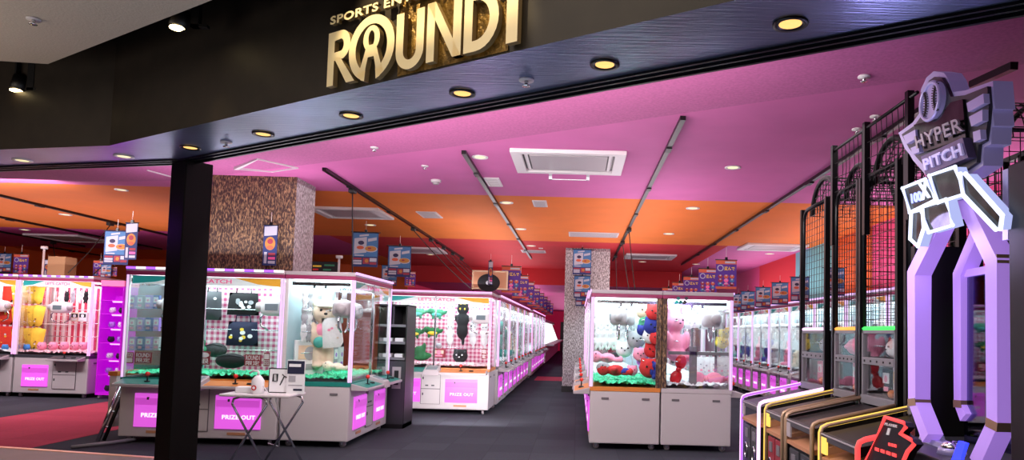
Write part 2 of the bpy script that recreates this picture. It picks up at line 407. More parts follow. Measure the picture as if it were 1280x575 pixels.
# ------------------------------------------------------------------ storefront sign
D2 = Vector((.85631, -.51646, 0)); NF = Vector((-.51646, -.85631, 0)); FP = Vector((-4.078, 5.859, 0))
def fp(u, v, off=0.0): return FP + D2*u + NF*off + Vector((0, 0, v))
cream = mat('sign_cream', S(246, 228, 184), .4, emit=S(250, 214, 140), es=.14)  # slight emission puts spotlight brightness into the letters, which hold no lamps
sign = thing('storefront_sign', 'large cream raised lettering on the dark storefront fascia, lit from above', 'sign', fp(3.6, 3.0))
def letter(poly_list, extr=.035, name='letter', base=.02):
    mb = MB()
    for outer, holes in poly_list:
        if not holes:
            mb.prism([fp(u, v, base) for u, v in outer], NF*extr)
        else:   # ring: outer and inner with equal counts
            n = len(outer); inn = holes[0]; A = [fp(u, v, base) for u, v in outer]; B = [fp(u, v, base) for u, v in inn]
            vs = A+B+[p+NF*extr for p in A+B]; fs = []
            for i in range(n):
                j = (i+1) % n
                fs += [(2*n+i, 2*n+j, 3*n+j, 3*n+i), (i, 2*n+i, 2*n+j, j), (n+j, 3*n+j, 3*n+i, n+i), (i, j, n+j, n+i)]
            mb.add(vs, fs)
    o = mb.build(name, cream, sign); o.matrix_parent_inverse = Matrix.Translation(-fp(3.6, 3.0)); return o
def arcp(cu, cv, ru, rv, a0, a1, n=14): return [(cu+ru*math.cos(math.radians(a0+(a1-a0)*i/n)), cv+rv*math.sin(math.radians(a0+(a1-a0)*i/n))) for i in range(n+1)]
def strip(outer, inner, extr=.035, part=None):   # band between two polylines
    mb = part or MB(); n = len(outer)
    A = [fp(u, v, .02) for u, v in outer]; B = [fp(u, v, .02) for u, v in inner]
    vs = A+B+[p+NF*extr for p in A+B]; fs = []
    for i in range(n-1):
        fs += [(2*n+i, 2*n+i+1, 3*n+i+1, 3*n+i), (i, i+1, 2*n+i+1, 2*n+i), (n+i, 3*n+i, 3*n+i+1, n+i+1), (i, n+i, n+i+1, i+1)]
    fs += [(0, 2*n, 3*n, n), (n-1, 2*n-1, 4*n-1, 3*n-1)]
    mb.add(vs, fs); return mb
cream_shaded = mat('sign_cream_shaded', S(132, 110, 72), .5)  # darker copy of the cream, paints shade onto the letter sides
def sides(o):
    o.data.materials.append(cream_shaded)
    for p_ in o.data.polygons: p_.material_index = 0 if abs(p_.normal.dot(NF)) > .9 else 1
def fin(mb, name='letter'):
    o = mb.build(name, cream, sign); sides(o); o.matrix_parent_inverse = Matrix.Translation(-fp(3.6, 3.0)); return o
def poly(mb, pts, extr=.035): mb.prism([fp(u, v, .02) for u, v in pts], NF*extr); return mb
V0, V1 = 2.925, 3.275
# R
mb = MB(); poly(mb, [(2.868, V0), (2.928, V0), (2.928, V1), (2.868, V1)])
strip([(2.928, V1)]+arcp(2.99, 3.18, .085, .095, 90, -90)+[(2.928, 3.085)], [(2.928, V1-.06)]+arcp(2.985, 3.18, .03, .04, 90, -90)+[(2.928, 3.138)], part=mb)
poly(mb, [(2.93, 3.10), (2.985, 3.10), (3.125, V0), (3.05, V0)]); fin(mb)
# O with loop emblem
mb = strip(arcp(3.265, 3.107, .2, .205, -72, 252, 40), arcp(3.265, 3.107, .138, .15, -72, 252, 40))
strip(arcp(3.265, 3.165, .072, .082, -50, 230, 24), arcp(3.265, 3.165, .027, .05, -50, 230, 24), part=mb)
poly(mb, [(3.217, 3.105), (3.245, 3.125), (3.285, 3.125), (3.313, 3.105), (3.332, 3.05), (3.198, 3.05)])
poly(mb, [(3.198, 3.052), (3.24, 3.052), (3.222, 2.985), (3.215, 2.905), (3.185, 2.915), (3.15, 2.95), (3.178, 3.0)])
poly(mb, [(3.332, 3.052), (3.29, 3.052), (3.308, 2.985), (3.315, 2.905), (3.345, 2.915), (3.38, 2.95), (3.352, 3.0)]); fin(mb)
# U
mb = strip([(3.478, 3.265)]+arcp(3.59, 3.03, .112, .115, 180, 360, 18)+[(3.702, 3.265)], [(3.538, 3.265)]+arcp(3.59, 3.03, .052, .058, 180, 360, 18)+[(3.642, 3.265)]); fin(mb)
# N
mb = MB(); poly(mb, [(3.725, V0), (3.785, V0), (3.785, V1), (3.725, V1)]); poly(mb, [(3.925, V0), (3.985, V0), (3.985, V1), (3.925, V1)])
poly(mb, [(3.725, V1), (3.787, V1), (3.985, V0), (3.923, V0)]); fin(mb)
# D
mb = MB(); poly(mb, [(4.005, V0), (4.065, V0), (4.065, V1), (4.005, V1)])
strip([(4.065, V1)]+arcp(4.09, 3.1, .158, .175, 90, -90)+[(4.065, V0)], [(4.065, V1-.06)]+arcp(4.085, 3.1, .1, .115, 90, -90)+[(4.065, V0+.06)], part=mb); fin(mb)
# 1
mb = MB(); poly(mb, [(4.30, V0), (4.375, V0), (4.375, V1+.01), (4.315, V1+.01), (4.25, V1-.05), (4.25, V1-.1), (4.30, V1-.07)]); fin(mb)
o = text_on('SPORTS ENTERTAINMENT', fp(2.875, 3.33, .03), fp(4.37, 3.33, .03), fp(2.875, 3.385, .03), NF*1.0, cream, 'tagline', sign, extr=.025, bold=.03, space=1.08); sides(o)
o.matrix_parent_inverse = Matrix.Translation(-fp(3.6, 3.0))
strip_m = mat('letter_backing', S(120, 92, 40), .45, .5, noise=.5, nscale=25, bump=1)
mb = MB().prism([fp(3.45, 2.91, .002), fp(4.28, 2.91, .002), fp(4.28, 3.4, .002), fp(3.45, 3.4, .002)], NF*.006)
o = mb.build('backing_plate', strip_m, sign); o.matrix_parent_inverse = Matrix.Translation(-fp(3.6, 3.0))

# ------------------------------------------------------------------ ceiling fittings
lamp_warm = emis('lamp_warm', (1, .55, .16), 1.5); lamp_cool = emis('lamp_soft', (1, .85, .45), 1.4)
def downlight(p, label, r=.055, m=lamp_warm, ring='chrome', group=None, z=None):
    t = thing('downlight', label, 'downlight', p, 0, group)
    mb = MB(); n = 20
    vs = []; 
    for rr, zz in ((r*1.35, 0), (r*1.35, -.008), (r, -.008), (r*.82, .0)):
        vs += [(rr*math.cos(2*PI*j/n), rr*math.sin(2*PI*j/n), zz-.002) for j in range(n)]
    fs = [(i*n+j, i*n+(j+1) % n, (i+1)*n+(j+1) % n, (i+1)*n+j) for i in range(3) for j in range(n)]
    mb.add(vs, fs, 0, True); mb.build('trim_ring', ring, t)
    MB().cyl((0, 0, -.001), (0, 0, -.005), r*.86, 20).build('lamp', m, t)
    return t
sof = [((988, 29), 'warm recessed downlight in the soffit, nearest and rightmost of the row'), ((756, 80), 'warm recessed soffit downlight, second from the right'),
       ((578, 116), 'warm recessed soffit downlight below the letter D of the sign'), ((439, 144), 'warm recessed soffit downlight below the letter R of the sign'),
       ((329, 167), 'small warm soffit downlight above the brown patterned column'), ((238, 184), 'small warm soffit downlight on top of the dark storefront pillar'),
       ((155, 195), 'pale soffit downlight left of the storefront pillar in violet glow'), ((28, 200), 'pale soffit downlight at the far left of the soffit')]
for (x, y), l in sof: downlight(atZ(x, y, 2.9), l, .062, lamp_warm if x > 200 else lamp_cool, 'bmetal' if x > 200 else 'white', 'soffit downlights')
dls = [((600, 196), 'yellow lit downlight beside the middle ceiling track in the pink band'), ((633, 253), 'yellow lit downlight right of the middle track in the orange band'),
       ((463, 281), 'yellow downlight in the orange band above the left hanging poster'), ((651, 286), 'small downlight near the far end of the middle track'),
       ((664, 307), 'small downlight in the red ceiling past the middle track'), ((538, 318), 'small downlight beyond the left track in the red ceiling'),
       ((916, 209), 'bright yellow downlight in the pink band above the right machine pair'), ((866, 260), 'yellow downlight in the orange band between two right tracks'),
       ((836, 292), 'small dim downlight at the back of the orange band'), ((962, 317), 'warm downlight in the pink ceiling by the teal wall'),
       ((803, 327), 'small warm downlight in the red ceiling above the right machine pair'), ((152, 237), 'white downlight in the ceiling left of the storefront pillar'),
       ((82, 268), 'white downlight in the orange ceiling at far left'), ((31, 287), 'small white downlight in the magenta ceiling at far left'), ((870, 330), 'tiny warm downlight where red ceiling meets pink')]
for (x, y), l in dls: downlight(atZ(x, y, ZC), l, .07 if y < 240 else .08, lamp_cool, 'white', 'arcade ceiling downlights')
def sprinkler(p, label):
    t = thing('sprinkler_head', label, 'sprinkler', p)
    MB().cyl((0,0,0), (0,0,-.012), .045, 16).build('escutcheon', 'white', t)
    MB().cyl((0,0,-.012), (0,0,-.04), .012, 10).cyl((0,0,-.04), (0,0,-.044), .026, 12).build('deflector', 'chrome', t)
for (x, y), z, l in [((658, 99), 2.9, 'small chrome sprinkler in the soffit between two warm downlights'), ((283, 177), 2.9, 'small chrome sprinkler in the soffit right of the pillar'),
                     ((1080, 95), ZC, 'white sprinkler in the mauve ceiling strip right of the soffit'), ((1094, 145), ZC, 'white sprinkler above the black cage rail'),
                     ((1071, 161), ZC, 'white sprinkler left of the black cage rail'), ((468, 184), ZC, 'small sprinkler in the mauve ceiling strip'), ((531, 207), ZC, 'small sprinkler in the pink ceiling band'),
                     ((42, 23), 3.5, 'small sprinkler in the beige mall ceiling')]: sprinkler(atZ(x, y, z), l)
def detector(p):
    t = thing('smoke_detector', 'white round smoke detector on the pink ceiling band', 'smoke detector', p)
    MB().cyl((0,0,0), (0,0,-.03), .07, 20, r1=.065).build('base', 'white', t); MB().cyl((0,0,-.03), (0,0,-.06), .05, 20, r1=.035).build('sensor_head', 'lgrey', t)
detector(atZ(545, 225, ZC))
def cassette(px, W, Dp, label, flap=False):
    p = atZ(px[0], px[1], ZC)
    t = thing('air_conditioner', label, 'air conditioner', p, 0, 'ceiling cassette air conditioners')
    f = MB(); w, d = W/2, Dp/2
    for (a, b, c_, e) in ((-w, w, -d, -d+.09), (-w, w, d-.09, d), (-w, -w+.12, -d+.09, d-.09), (w-.12, w, -d+.09, d-.09)): f.box(a, b, c_, e, -.045, 0)
    f.build('frame', 'white', t, bevel=.006)
    g = MB().box(-w+.2, w-.2, -d+.17, d-.17, -.035, 0); g.build('intake_grille', 'lgrey', t, bevel=.004)
    s_ = MB(); s_.box(-w+.12, -w+.2, -d+.12, d-.12, -.012, -.004); s_.box(w-.2, w-.12, -d+.12, d-.12, -.012, -.004)
    s_.box(-w+.2, w-.2, -d+.09, -d+.17, -.012, -.004); s_.box(-w+.2, w-.2, d-.17, d-.09, -.012, -.004); s_.build('air_slot', 'bmetal', t)
    for sg in (-1, 1):
        MB().hexa([(sg*(w-.17)-.015, -d+.14, -.03), (sg*(w-.17)+.015, -d+.14, -.03), (sg*(w-.17)+.015, d-.14, -.03), (sg*(w-.17)-.015, d-.14, -.03)],
                  [(sg*(w-.15)-.015, -d+.14, -.008), (sg*(w-.15)+.015, -d+.14, -.008), (sg*(w-.15)+.015, d-.14, -.008), (sg*(w-.15)-.015, d-.14, -.008)]).build('louvre', 'white', t)
    if flap:
        k = MB(); yy = d+.02
        for x in (-.23, .23): k.box(x-.02, x+.02, yy-.02, yy+.02, -.11, 0)
        k.box(-.23, .23, yy-.005, yy+.005, -.11, -.1); k.build('bracket', 'chrome', t)
cassette((711, 201), 1.27, 1.0, 'white ceiling air conditioner with silver grille, nearest, in the pink band', True)
cassette((440, 265), 1.2, 1.0, 'white ceiling air conditioner beside the brown column in the orange band')
cassette((525, 312), 1.2, 1.1, 'white ceiling air conditioner in the red band past the left track')
cassette((812, 320), 1.25, 1.0, 'white ceiling air conditioner in the red band above the right machine pair')
cassette((965, 308), 1.3, 1.0, 'white ceiling air conditioner near the teal wall at right')
cassette((88, 297), 1.3, 1.3, 'white ceiling air conditioner in the magenta band at far left')
def vent(px, w, d, label, nm='air_vent'):
    p = atZ(px[0], px[1], ZC); t = thing(nm, label, 'vent', p)
    MB().box(-w/2, w/2, -d/2, d/2, -.015, 0).build('frame', 'white', t, bevel=.004)
    k = MB(); n = 7
    for i in range(n):
        y = -d/2+.03+(d-.06)*i/(n-1); k.box(-w/2+.03, w/2-.03, y-.008, y+.008, -.022, -.015)
    k.build('slats', 'lgrey', t)
vent((617, 227), .2, .5, 'white slot vent right of the middle track in the pink band')
vent((675, 254), .22, .5, 'white slot vent in the orange band right of the middle track')
vent((537, 268), .35, .6, 'white square vent in the orange band left of the middle track')
vent((742, 293), 1.0, .6, 'long white vent at the back of the orange band left of right track')
vent((667, 314), .6, .5, 'white vent in the red band beyond the middle track')
vent((676, 310), .1, .1, 'tiny white vent in the red band')
# access hatch outline by the column
a = [atZ(*p, ZC) for p in ((295, 209), (322, 198), (372, 209), (340, 214))]
MBh = MB().tube([p-Vector((0,0,.006)) for p in a], .012, 4, closed=True)
tag(MBh.build('access_hatch', 'white'), 'white outlined ceiling access hatch in front of the brown column', 'hatch')
a = [atZ(*p, ZC) for p in ((184, 212), (220, 222))]
tag(MB().tube([p-Vector((0,0,.006)) for p in a], .012, 4).build('access_hatch', 'white'), 'white hatch edge line on mauve ceiling left of the pillar', 'hatch')

def rail(X, y0, y1, label, cords=()):
    t = thing('ceiling_track', label, 'ceiling track', (X, y0, ZC), 0, 'black ceiling tracks')
    MB().box(-.025, .025, 0, y1-y0, -.04, 0).build('rail', 'bmetal', t)
    k = int((y1-y0)/2)
    for i in range(k):
        MB().box(-.03, .03, 1+2*i-.08, 1+2*i+.08, -.055, -.04).build('coupling', 'black', t)
    for (cy, end) in cords:
        c_ = MB(); c_.box(-.04, .04, cy-y0-.06, cy-y0+.06, -.1, -.04)
        e = Vector(end)-Vector((X, y0, ZC)); s0 = Vector((0, cy-y0, -.09)); mid = (s0+e)/2+Vector((0, 0, -.06))
        c_.tube([s0, s0.lerp(mid, .5)+Vector((0,0,-.01)), mid, mid.lerp(e, .5)+Vector((0,0,-.01)), e], .009, 6)
        c_.build('power_cord', 'cord', t)
    return t
rail(-3.22, 8.5, 19, 'black ceiling track running above the left corner machines', [(9.6, (-3.1, 9.4, 2.05)), (13.2, (-1.95, 13.6, 2.05)), (14.8, (-1.9, 15.6, 2.05)), (16.2, (-1.85, 17.4, 2.05)), (17.4, (-1.85, 19.2, 2.05)), (18.7, (-1.85, 21.2, 2.05))])
rail(-1.31, 7.5, 18.5, 'black ceiling track over the aisle, middle of the photo')
rail(.9, 6.1, 18.5, 'black ceiling track running toward the pale column', [(12.6, (1.0, 12.0, 2.05)), (14.4, (1.0, 13.2, 2.05)), (17, (.85, 15, 2.05))])
rail(2.85, 5.5, 19.1, 'black ceiling track meeting the black cage at right')
rail(-9.35, 10.8, 16.6, 'black ceiling track at left nearest to the storefront', [(13.6, (-9.45, 12.7, 2.25)), (14.4, (-9.2, 13.0, 2.25))])
rail(-11.35, 12.6, 18.6, 'second black ceiling track from the storefront at left', [])
rail(-13.3, 14, 18.4, 'third black ceiling track at far left', [(17.3, (-9.7, 12.8, 2.2))])
rail(-14.6, 18.7, 21.4, 'short black ceiling track at the back left')
o = MB().tube([atX(1215, 106, 2.75), atX(1268, 82, 2.75)], .035, 4).build('ceiling_bar', 'bmetal'); tag(o, 'short black bar at the ceiling behind the baseball sign', 'bar')
# spotlights on the fascia
def spotlight(p, label):
    t = thing('spotlight', label, 'spotlight', p)
    MB().cyl((0, 0, -.02), (.02, .03, .1), .06, 18, r1=.07).build('housing', 'black', t)
    MB().cyl((0, 0, -.022), (0, 0, -.03), .052, 18).build('lens', emis('spot_lens', (1, .75, .35), 10) if 'spot_lens' not in bpy.data.materials else bpy.data.materials['spot_lens'], t)
    MB().box(-.008, .008, -.03, .03, .08, .5).build('stem', 'black', t)
    MB().box(.1, .16, -.02, .02, -.02, .3).box(.1, .22, -.02, .02, -.02, .0).build('arm', 'black', t)
spotlight(fp(1.536, 3.52, .3), 'black ceiling spotlight with lit warm lens before the dark fascia')
spotlight(fp(-.95, 3.45, .35), 'black spotlight at the far left edge by mall ceiling')

# ------------------------------------------------------------------ posters
C('poster_blue', 30, 42, 92); C('poster_sky', 62, 104, 150); C('poster_white', 168, 166, 178); C('poster_pizza', 170, 112, 50); C('poster_red', 140, 44, 60)
C('poster_purple', 78, 40, 130); C('poster_orange', 186, 84, 56); C('poster_yellow', 240, 200, 70); C('poster_dark', 40, 36, 70); C('poster_pinkp', 226, 90, 150)
def disc(mb, cx, cz, rx, rz, y, m, n=16): mb.quad(*[(cx+rx*math.cos(2*PI*j/n), y, cz+rz*math.sin(2*PI*j/n)) for j in range(n)], m=m)
def rect(mb, x0, x1, z0, z1, y, m, sk=0): mb.quad((x0, y, z0), (x1, y, z0+sk), (x1, y, z1+sk), (x0, y, z1), m=m)
PC = {}
def poster_meshes(kind):
    if kind in PC: return PC[kind]
    s_ = MB()
    if kind == 'food':     # 0.42 x 0.56, hung at z=0
        nsl = 5
        for i in range(nsl):   # slightly bowed sheet
            z0, z1 = -.57+.57*i/nsl, -.57+.57*(i+1)/nsl
            s_.box(-.21, .21, -.004, .0, z0, z1, 0)
        y = -.006
        rect(s_, -.2, .2, -.4, -.01, y, 1); rect(s_, -.18, .02, -.36, -.1, y-.002, 2, .03); disc(s_, -.07, -.17, .05, .035, y-.004, 6); disc(s_, -.08, -.25, .06, .03, y-.004, 8)
        disc(s_, .09, -.27, .11, .055, y-.004, 2); disc(s_, .09, -.265, .095, .045, y-.006, 3); disc(s_, .07, -.26, .03, .015, y-.008, 4)
        rect(s_, -.1, .05, -.07, -.04, y-.003, 2, .02); rect(s_, .04, .18, -.15, -.1, y-.003, 2, .03); rect(s_, -.17, -.02, -.39, -.37, y-.003, 2)
        for k, mm in ((0, 4), (1, 2), (2, 2)): rect(s_, -.19, -.05, -.45-.04*k, -.42-.04*k, y, mm)
        rect(s_, -.03, .07, -.52, -.42, y, 4); rect(s_, .08, .19, -.48, -.42, y, 2); rect(s_, .08, .19, -.53, -.49, y, 4); disc(s_, .03, -.47, .03, .03, y-.002, 3)
        mats = ['poster_blue', 'poster_sky', 'poster_white', 'poster_pizza', 'poster_red', 'poster_yellow', 'poster_dark', 'poster_pinkp', 'poster_orange']
    elif kind == 'purple':
        s_.box(-.16, .16, -.004, 0, -.44, 0, 1); y = -.006
        rect(s_, -.16, .16, -.06, 0, y, 2); rect(s_, -.02, .14, -.045, -.015, y-.002, 4); rect(s_, -.16, .16, -.44, -.405, y, 2)
        disc(s_, -.09, -.12, .05, .05, y-.002, 4); disc(s_, -.09, -.12, .036, .036, y-.004, 1)
        rng = random.Random(3)
        for i in range(3):
            for j in range(3):
                disc(s_, -.09+.09*i, -.25-.06*j, .036, .03, y-.002, [5, 6, 7, 2][rng.randrange(4)]); disc(s_, -.09+.09*i, -.235-.06*j, .014, .012, y-.004, 4)
        rect(s_, -.1, .1, -.39, -.375, y-.002, 4)
        mats = ['poster_blue', 'poster_purple', 'poster_orange', 'poster_yellow', 'poster_white', 'poster_pinkp', 'poster_red', 'poster_sky', 'poster_dark']
    elif kind == 'slim':
        s_.box(-.1, .1, -.004, 0, -.6, 0, 0); y = -.006
        rect(s_, -.09, .09, -.16, -.02, y, 2, .02); disc(s_, 0, -.27, .075, .1, y, 3); disc(s_, 0, -.24, .04, .04, y-.002, 4); disc(s_, 0, -.33, .05, .03, y-.002, 8)
        rect(s_, -.08, -.04, -.57, -.4, y, 2); rect(s_, -.02, .08, -.45, -.41, y, 4); rect(s_, -.02, .08, -.51, -.47, y, 7); rect(s_, -.02, .08, -.57, -.53, y, 2)
        mats = ['poster_blue', 'poster_sky', 'poster_white', 'poster_pizza', 'poster_red', 'poster_yellow', 'poster_dark', 'poster_pinkp', 'poster_orange']
    h = MB(); w = {'food': .24, 'purple': .17, 'slim': .11}[kind]
    h.cyl((-w, 0, .008), (w, 0, .008), .008, 8); h.box(-.02, .02, -.015, .015, .0, .05)
    cl = MB().cyl((0, 0, .05), (0, 0, .2), .003, 6)
    tx = None
    if kind == 'purple':
        tx = ('遊んで', -.03, .13, -.155, -.095)
    PC[kind] = (s_.mesh('sheet', mats), h.mesh('hanger_bar', 'bmetal'), cl.mesh('clip', 'white'), tx)
    return PC[kind]
TXM = {}
def poster(kind, p, label, rz=0, group=None, s=1.0, z_is_top=True):
    me, h, cl, tx = poster_meshes(kind)
    t = thing('hanging_poster', label, 'poster', p, rz, group); t.scale = (s, s, s)
    o = link('sheet', me, t); link('hanger_bar', h, t); link('clip', cl, t)
    if tx:
        if 'p' not in TXM:
            x = text_on(tx[0], (tx[1], -.008, tx[3]), (tx[2], -.008, tx[3]), (tx[1], -.008, tx[4]), (0, -1, 0), 'poster_yellow', 'lettering', o, extr=.002, bold=.02)
            TXM['p'] = x.data if x else None
        elif TXM['p']: link('lettering', TXM['p'], o)
    return t
def hang(kind, px, Y, label, rz=0, group=None, s=1.0):
    return poster(kind, atY(px[0], px[1], Y), label, rz, group, s)
G1 = 'posters hung over the left machines'
hang('food', (457.5, 291), 11.4, 'blue food poster hanging above the corner machine, larger and left of two', .1, G1)
hang('food', (500, 308), 12.8, 'blue food poster hanging right of the larger one above the corner machine', .1, G1)
hang('food', (147, 289), 11.6, 'blue food poster hanging above the left storefront opening beside a slim banner', 0, G1, 1.0)
hang('slim', (165.5, 279), 11.2, 'slim blue banner with orange dish overlapping the food poster at left', .0, G1)
hang('slim', (339, 282), 9.0, 'slim blue banner hanging before the brown fur patterned column', .1, G1, .88)
hang('food', (6, 317), 15, 'blue food poster cut by the left photo edge', 0, G1, .75)
hang('purple', (27, 318), 14, 'dark purple poster with orange header over the left back machines', 0, G1, .95)
hang('slim', (60, 325), 13, 'tilted narrow blue banner over the left back machines', .9, G1, .5)
hang('purple', (126, 326), 13.4, 'purple poster leaning over the magenta lit display case', .3, G1, .75)
hang('food', (133, 331), 13.0, 'small pale blue poster in front of purple one over magenta case', .2, G1, .42)
hang('purple', (143, 334), 13.1, 'small purple poster right of the pale one over magenta case', -.2, G1, .4)
hang('food', (487, 332), 13.6, 'pale blue poster hidden behind the two big food posters', .3, G1, .7)
hang('purple', (513, 340), 14.2, 'dark red poster behind the food posters near the row machine', .5, G1, .7)
hang('slim', (613.5, 327), 12.0, 'narrow pale banner seen almost edge on above row corner', 1.1, 'posters on the aisle row', .68)
G2 = 'purple posters above the aisle row'
for i, off in enumerate((85, 73, 64.5, 56, 50, 45, 40.5, 36.5)):
    Y = 860*1.22/off
    poster('purple', (-1.22, Y, 2.0+.54), 'purple poster with orange header, %s from the front along the aisle row' % ORD[i], 0.12, G2, 1.06)
G3 = 'purple posters above the right machine pair'
for i, Y in enumerate((9.1, 10.4, 11.9, 13.3, 14.9)):
    poster('purple', (1.95, Y, 2.4), 'purple poster with orange header above the right pair, %s from the front' % ORD[i], 0, G3, .86)
G4 = 'blue posters above the right wall machines'
for i, off in enumerate((320, 277, 252, 231, 212, 200)):
    Y = 860*3.98/off
    poster('food', (3.98, Y, 2.5-.012*i), 'blue food poster over the right wall machines, %s from the cage' % ORD[i], -.15, G4, .76)
for i, (x, y, Y) in enumerate(((728, 312, 15.6), (728, 345, 15.9), (729, 358, 15.95))):
    hang('food', (x, y), Y, 'blue food poster on the pale column, %s' % ['topmost and complete', 'middle of the overlapping stack', 'lowest one, curling over'][i], .0, 'posters on the pale column', 1.0 - .1*i)

# ------------------------------------------------------------------ claw machines
def rbox(mb, x0, x1, y0, y1, z0, z1, m=0): return mb.box(x0, x1, y0, y1, z0, z1, m)
def bumpy(mb, x0, x1, y0, y1, z, amp, nx, ny, rng):
    vs = [(x0+(x1-x0)*i/nx, y0+(y1-y0)*j/ny, z+rng.random()*amp) for j in range(ny+1) for i in range(nx+1)]
    fs = [(j*(nx+1)+i, j*(nx+1)+i+1, (j+1)*(nx+1)+i+1, (j+1)*(nx+1)+i) for j in range(ny) for i in range(nx)]
    return mb.add(vs, fs, 0)
def claw_unit(parent, x, y, ztop, s=1.0, col='white', arms=True, rz=0, zc=1.60):
    g = bpy.data.objects.new('claw', None); COL.objects.link(g)  # sub-assembly becomes one mesh part instead
    bpy.data.objects.remove(g)
    mb = MB(); R3 = Matrix.Rotation(rz, 3, 'Z')
    def q(v): 
        w = R3 @ Vector(v); return (w.x+x, w.y+y, w.z+zc)
    t2 = MB()
    t2.sph((0, 0, 0), (.145*s, .10*s, .095*s), 0, 18, 12, p=.55); t2.cyl((0, 0, .06*s), (0, 0, ztop-zc), .028*s, 10)
    t2.sph((0, 0, .075*s), (.06*s, .05*s, .035*s), 0); t2.cyl((-.12*s, -.02, 0), (-.19*s, -.02, 0), .05*s, 12, 1); t2.cyl((.12*s, -.02, 0), (.17*s, -.02, 0), .05*s, 12, 1)
    t2.box(-.07*s, .07*s, -.106*s, -.07*s, -.035*s, .035*s, 2)
    for (vv, ff, mm, ss) in [(t2.v, t2.f, t2.m, t2.sm)]:
        mb.v = [q(v) for v in vv]; mb.f = ff; mb.m = mm; mb.sm = ss
    o = mb.build('claw_unit', [col, 'lgrey', 'screen'], parent)
    if arms:
        for sg in (-1, 1):
            a = MB().tube([q((sg*.1*s, 0, -.04*s)), q((sg*.16*s, 0, -.12*s)), q((sg*.15*s, 0, -.2*s)), q((sg*.07*s, 0, -.25*s))], .012*s, 6)
            a.build('claw_arm', 'chrome', o)
    return o
def claw_machine(label, loc, rz, W=1.85, D=.84, acc=('green_acc', 'orange_acc'), back='gingham', chips='chips_green', led='led_pink',
                 group=None, claws=((-.46, .4), (.46, .4)), text=True, lid='lgrey', striped=False, single=False, H=2.02, light='case_light', banner='', deck=True, casters=True, backsplit=None, clawcol='white', rods=True):
    t = thing('claw_machine', label, 'claw machine', loc, rz, group); w = W/2; k = W/1.85; ZG0, ZG1 = .75, H-.09
    MB().box(-w+.005, w-.005, .005, D-.005, .075, .70).build('cabinet', 'cabinet', t, bevel=.012)
    b_ = MB(); b_.box(-w, 0, 0, D, .70, .75, 0); b_.box(0, w, 0, D, .70, .75, 1); b_.build('accent_band', list(acc), t)
    gr = MB()
    for sx_ in (-1, 1):
        for yy in (.14, D-.22): gr.box(sx_*w-.004, sx_*w+.004, yy, yy+.09, .6, .625)
    gr.build('side_grip', 'seam', t)
    if casters:
        for sx_ in (-1, 1):
            for yy in (.09, D-.09):
                c_ = MB(); x = sx_*(w-.1); c_.box(x-.03, x+.03, yy-.03, yy+.03, .06, .076, 1); c_.cyl((x-.016, yy, .038), (x+.016, yy, .038), .037, 14)
                c_.box(x-.022, x-.017, yy-.014, yy+.014, .03, .065, 1); c_.box(x+.017, x+.022, yy-.014, yy+.014, .03, .065, 1); c_.build('caster', ['lgrey', 'chrome'], t)
    # prize doors
    pxs = ((-.29*k*1.3,) if single else (-.47*k, .47*k))
    for i, x in enumerate(pxs):
        hw = .265*min(1, k*1.0) if not single else .23
        p = MB(); p.box(x-hw, x+hw, -.01, .006, .19, .57); pp = p.build('prize_panel', 'prize', t)
        f = MB(); f.box(x-hw+.01, x+hw-.01, -.018, -.01, .44, .52); f.build('flap', 'prize2', pp)
        MB().box(x-hw*.45, x-hw*.36, -.02, -.01, .50, .53).build('lock', 'dgrey', pp)
        sk = MB(); sk.box(x-hw*.45, x+hw*.35, -.001, .006, .12, .15); sk.build('sticker', 'tan', t)
        if text: text_on('PRIZE OUT', (x-hw*.68, -.011, .30), (x+hw*.78, -.011, .30), (x-hw*.68, -.011, .35), (0, -1, 0), 'prize_txt', 'lettering', pp, extr=.004, bold=.03, space=1.1)
    # service door with coin slots
    dx0, dx1 = (-.19*k, .12*k) if not single else (.05, .45)
    d_ = MB(); d_.box(dx0, dx1, -.006, .004, .16, .40); d_.box(dx0, dx1, -.006, .004, .41, .66); dd = d_.build('service_door', 'cabinet', t, bevel=.003)
    e_ = MB(); 
    for (a, b, c_, f_) in ((dx0-.006, dx0, .155, .665), (dx1, dx1+.006, .155, .665), (dx0, dx1, .155, .16), (dx0, dx1, .40, .41), (dx0, dx1, .66, .665)): e_.box(a, b, -.007, .004, c_, f_)
    e_.build('door_seam', 'seam', dd)
    for x in (.3, .62): MB().box(dx0+(dx1-dx0)*x-.025, dx0+(dx1-dx0)*x+.025, -.012, -.006, .45, .47).build('coin_slot', 'dgrey', dd)
    for z in (.56, .3): MB().box(dx0+.02, dx0+.04, -.012, -.006, z, z+.04).build('lock', 'dgrey', dd)
    # deck
    if deck:
        segs = ((-w+.03, -.12*k, 0), (.12*k, w-.03, 1)) if not single else ((.05, w-.05, 0),)
        for x0, x1, ai in segs:
            a = MB(); a.hexa([(x0, -.2, .655), (x1, -.2, .655), (x1, .0, .655), (x0, .0, .655)], [(x0, -.2, .685), (x1, -.2, .685), (x1, .0, .735), (x0, .0, .735)])
            o = a.build('control_panel', 'dgrey' if not text else 'lgrey', t, bevel=.005)
            q = MB(); q.hexa([(x0+.02, -.185, .690), (x1-.02, -.185, .690), (x1-.02, -.01, .734), (x0+.02, -.01, .734)], [(x0+.02, -.185, .693), (x1-.02, -.185, .693), (x1-.02, -.01, .737), (x0+.02, -.01, .737)])
            q.build('deck_overlay', acc[ai], o)
            xj = x0+(x1-x0)*.45
            j = MB(); j.cyl((xj, -.1, .71), (xj, -.1, .79), .009, 8, 1); j.cyl((xj, -.1, .71), (xj, -.1, .722), .03, 12, 1); j.sph((xj, -.1, .80), .025, 0, 12, 8); j.build('joystick', ['ball_red', 'black'], o)
            j = MB(); j.cyl((xj+.17, -.1, .71), (xj+.17, -.1, .727), .04, 16, 0, .032); j.build('push_button', 'black', o)
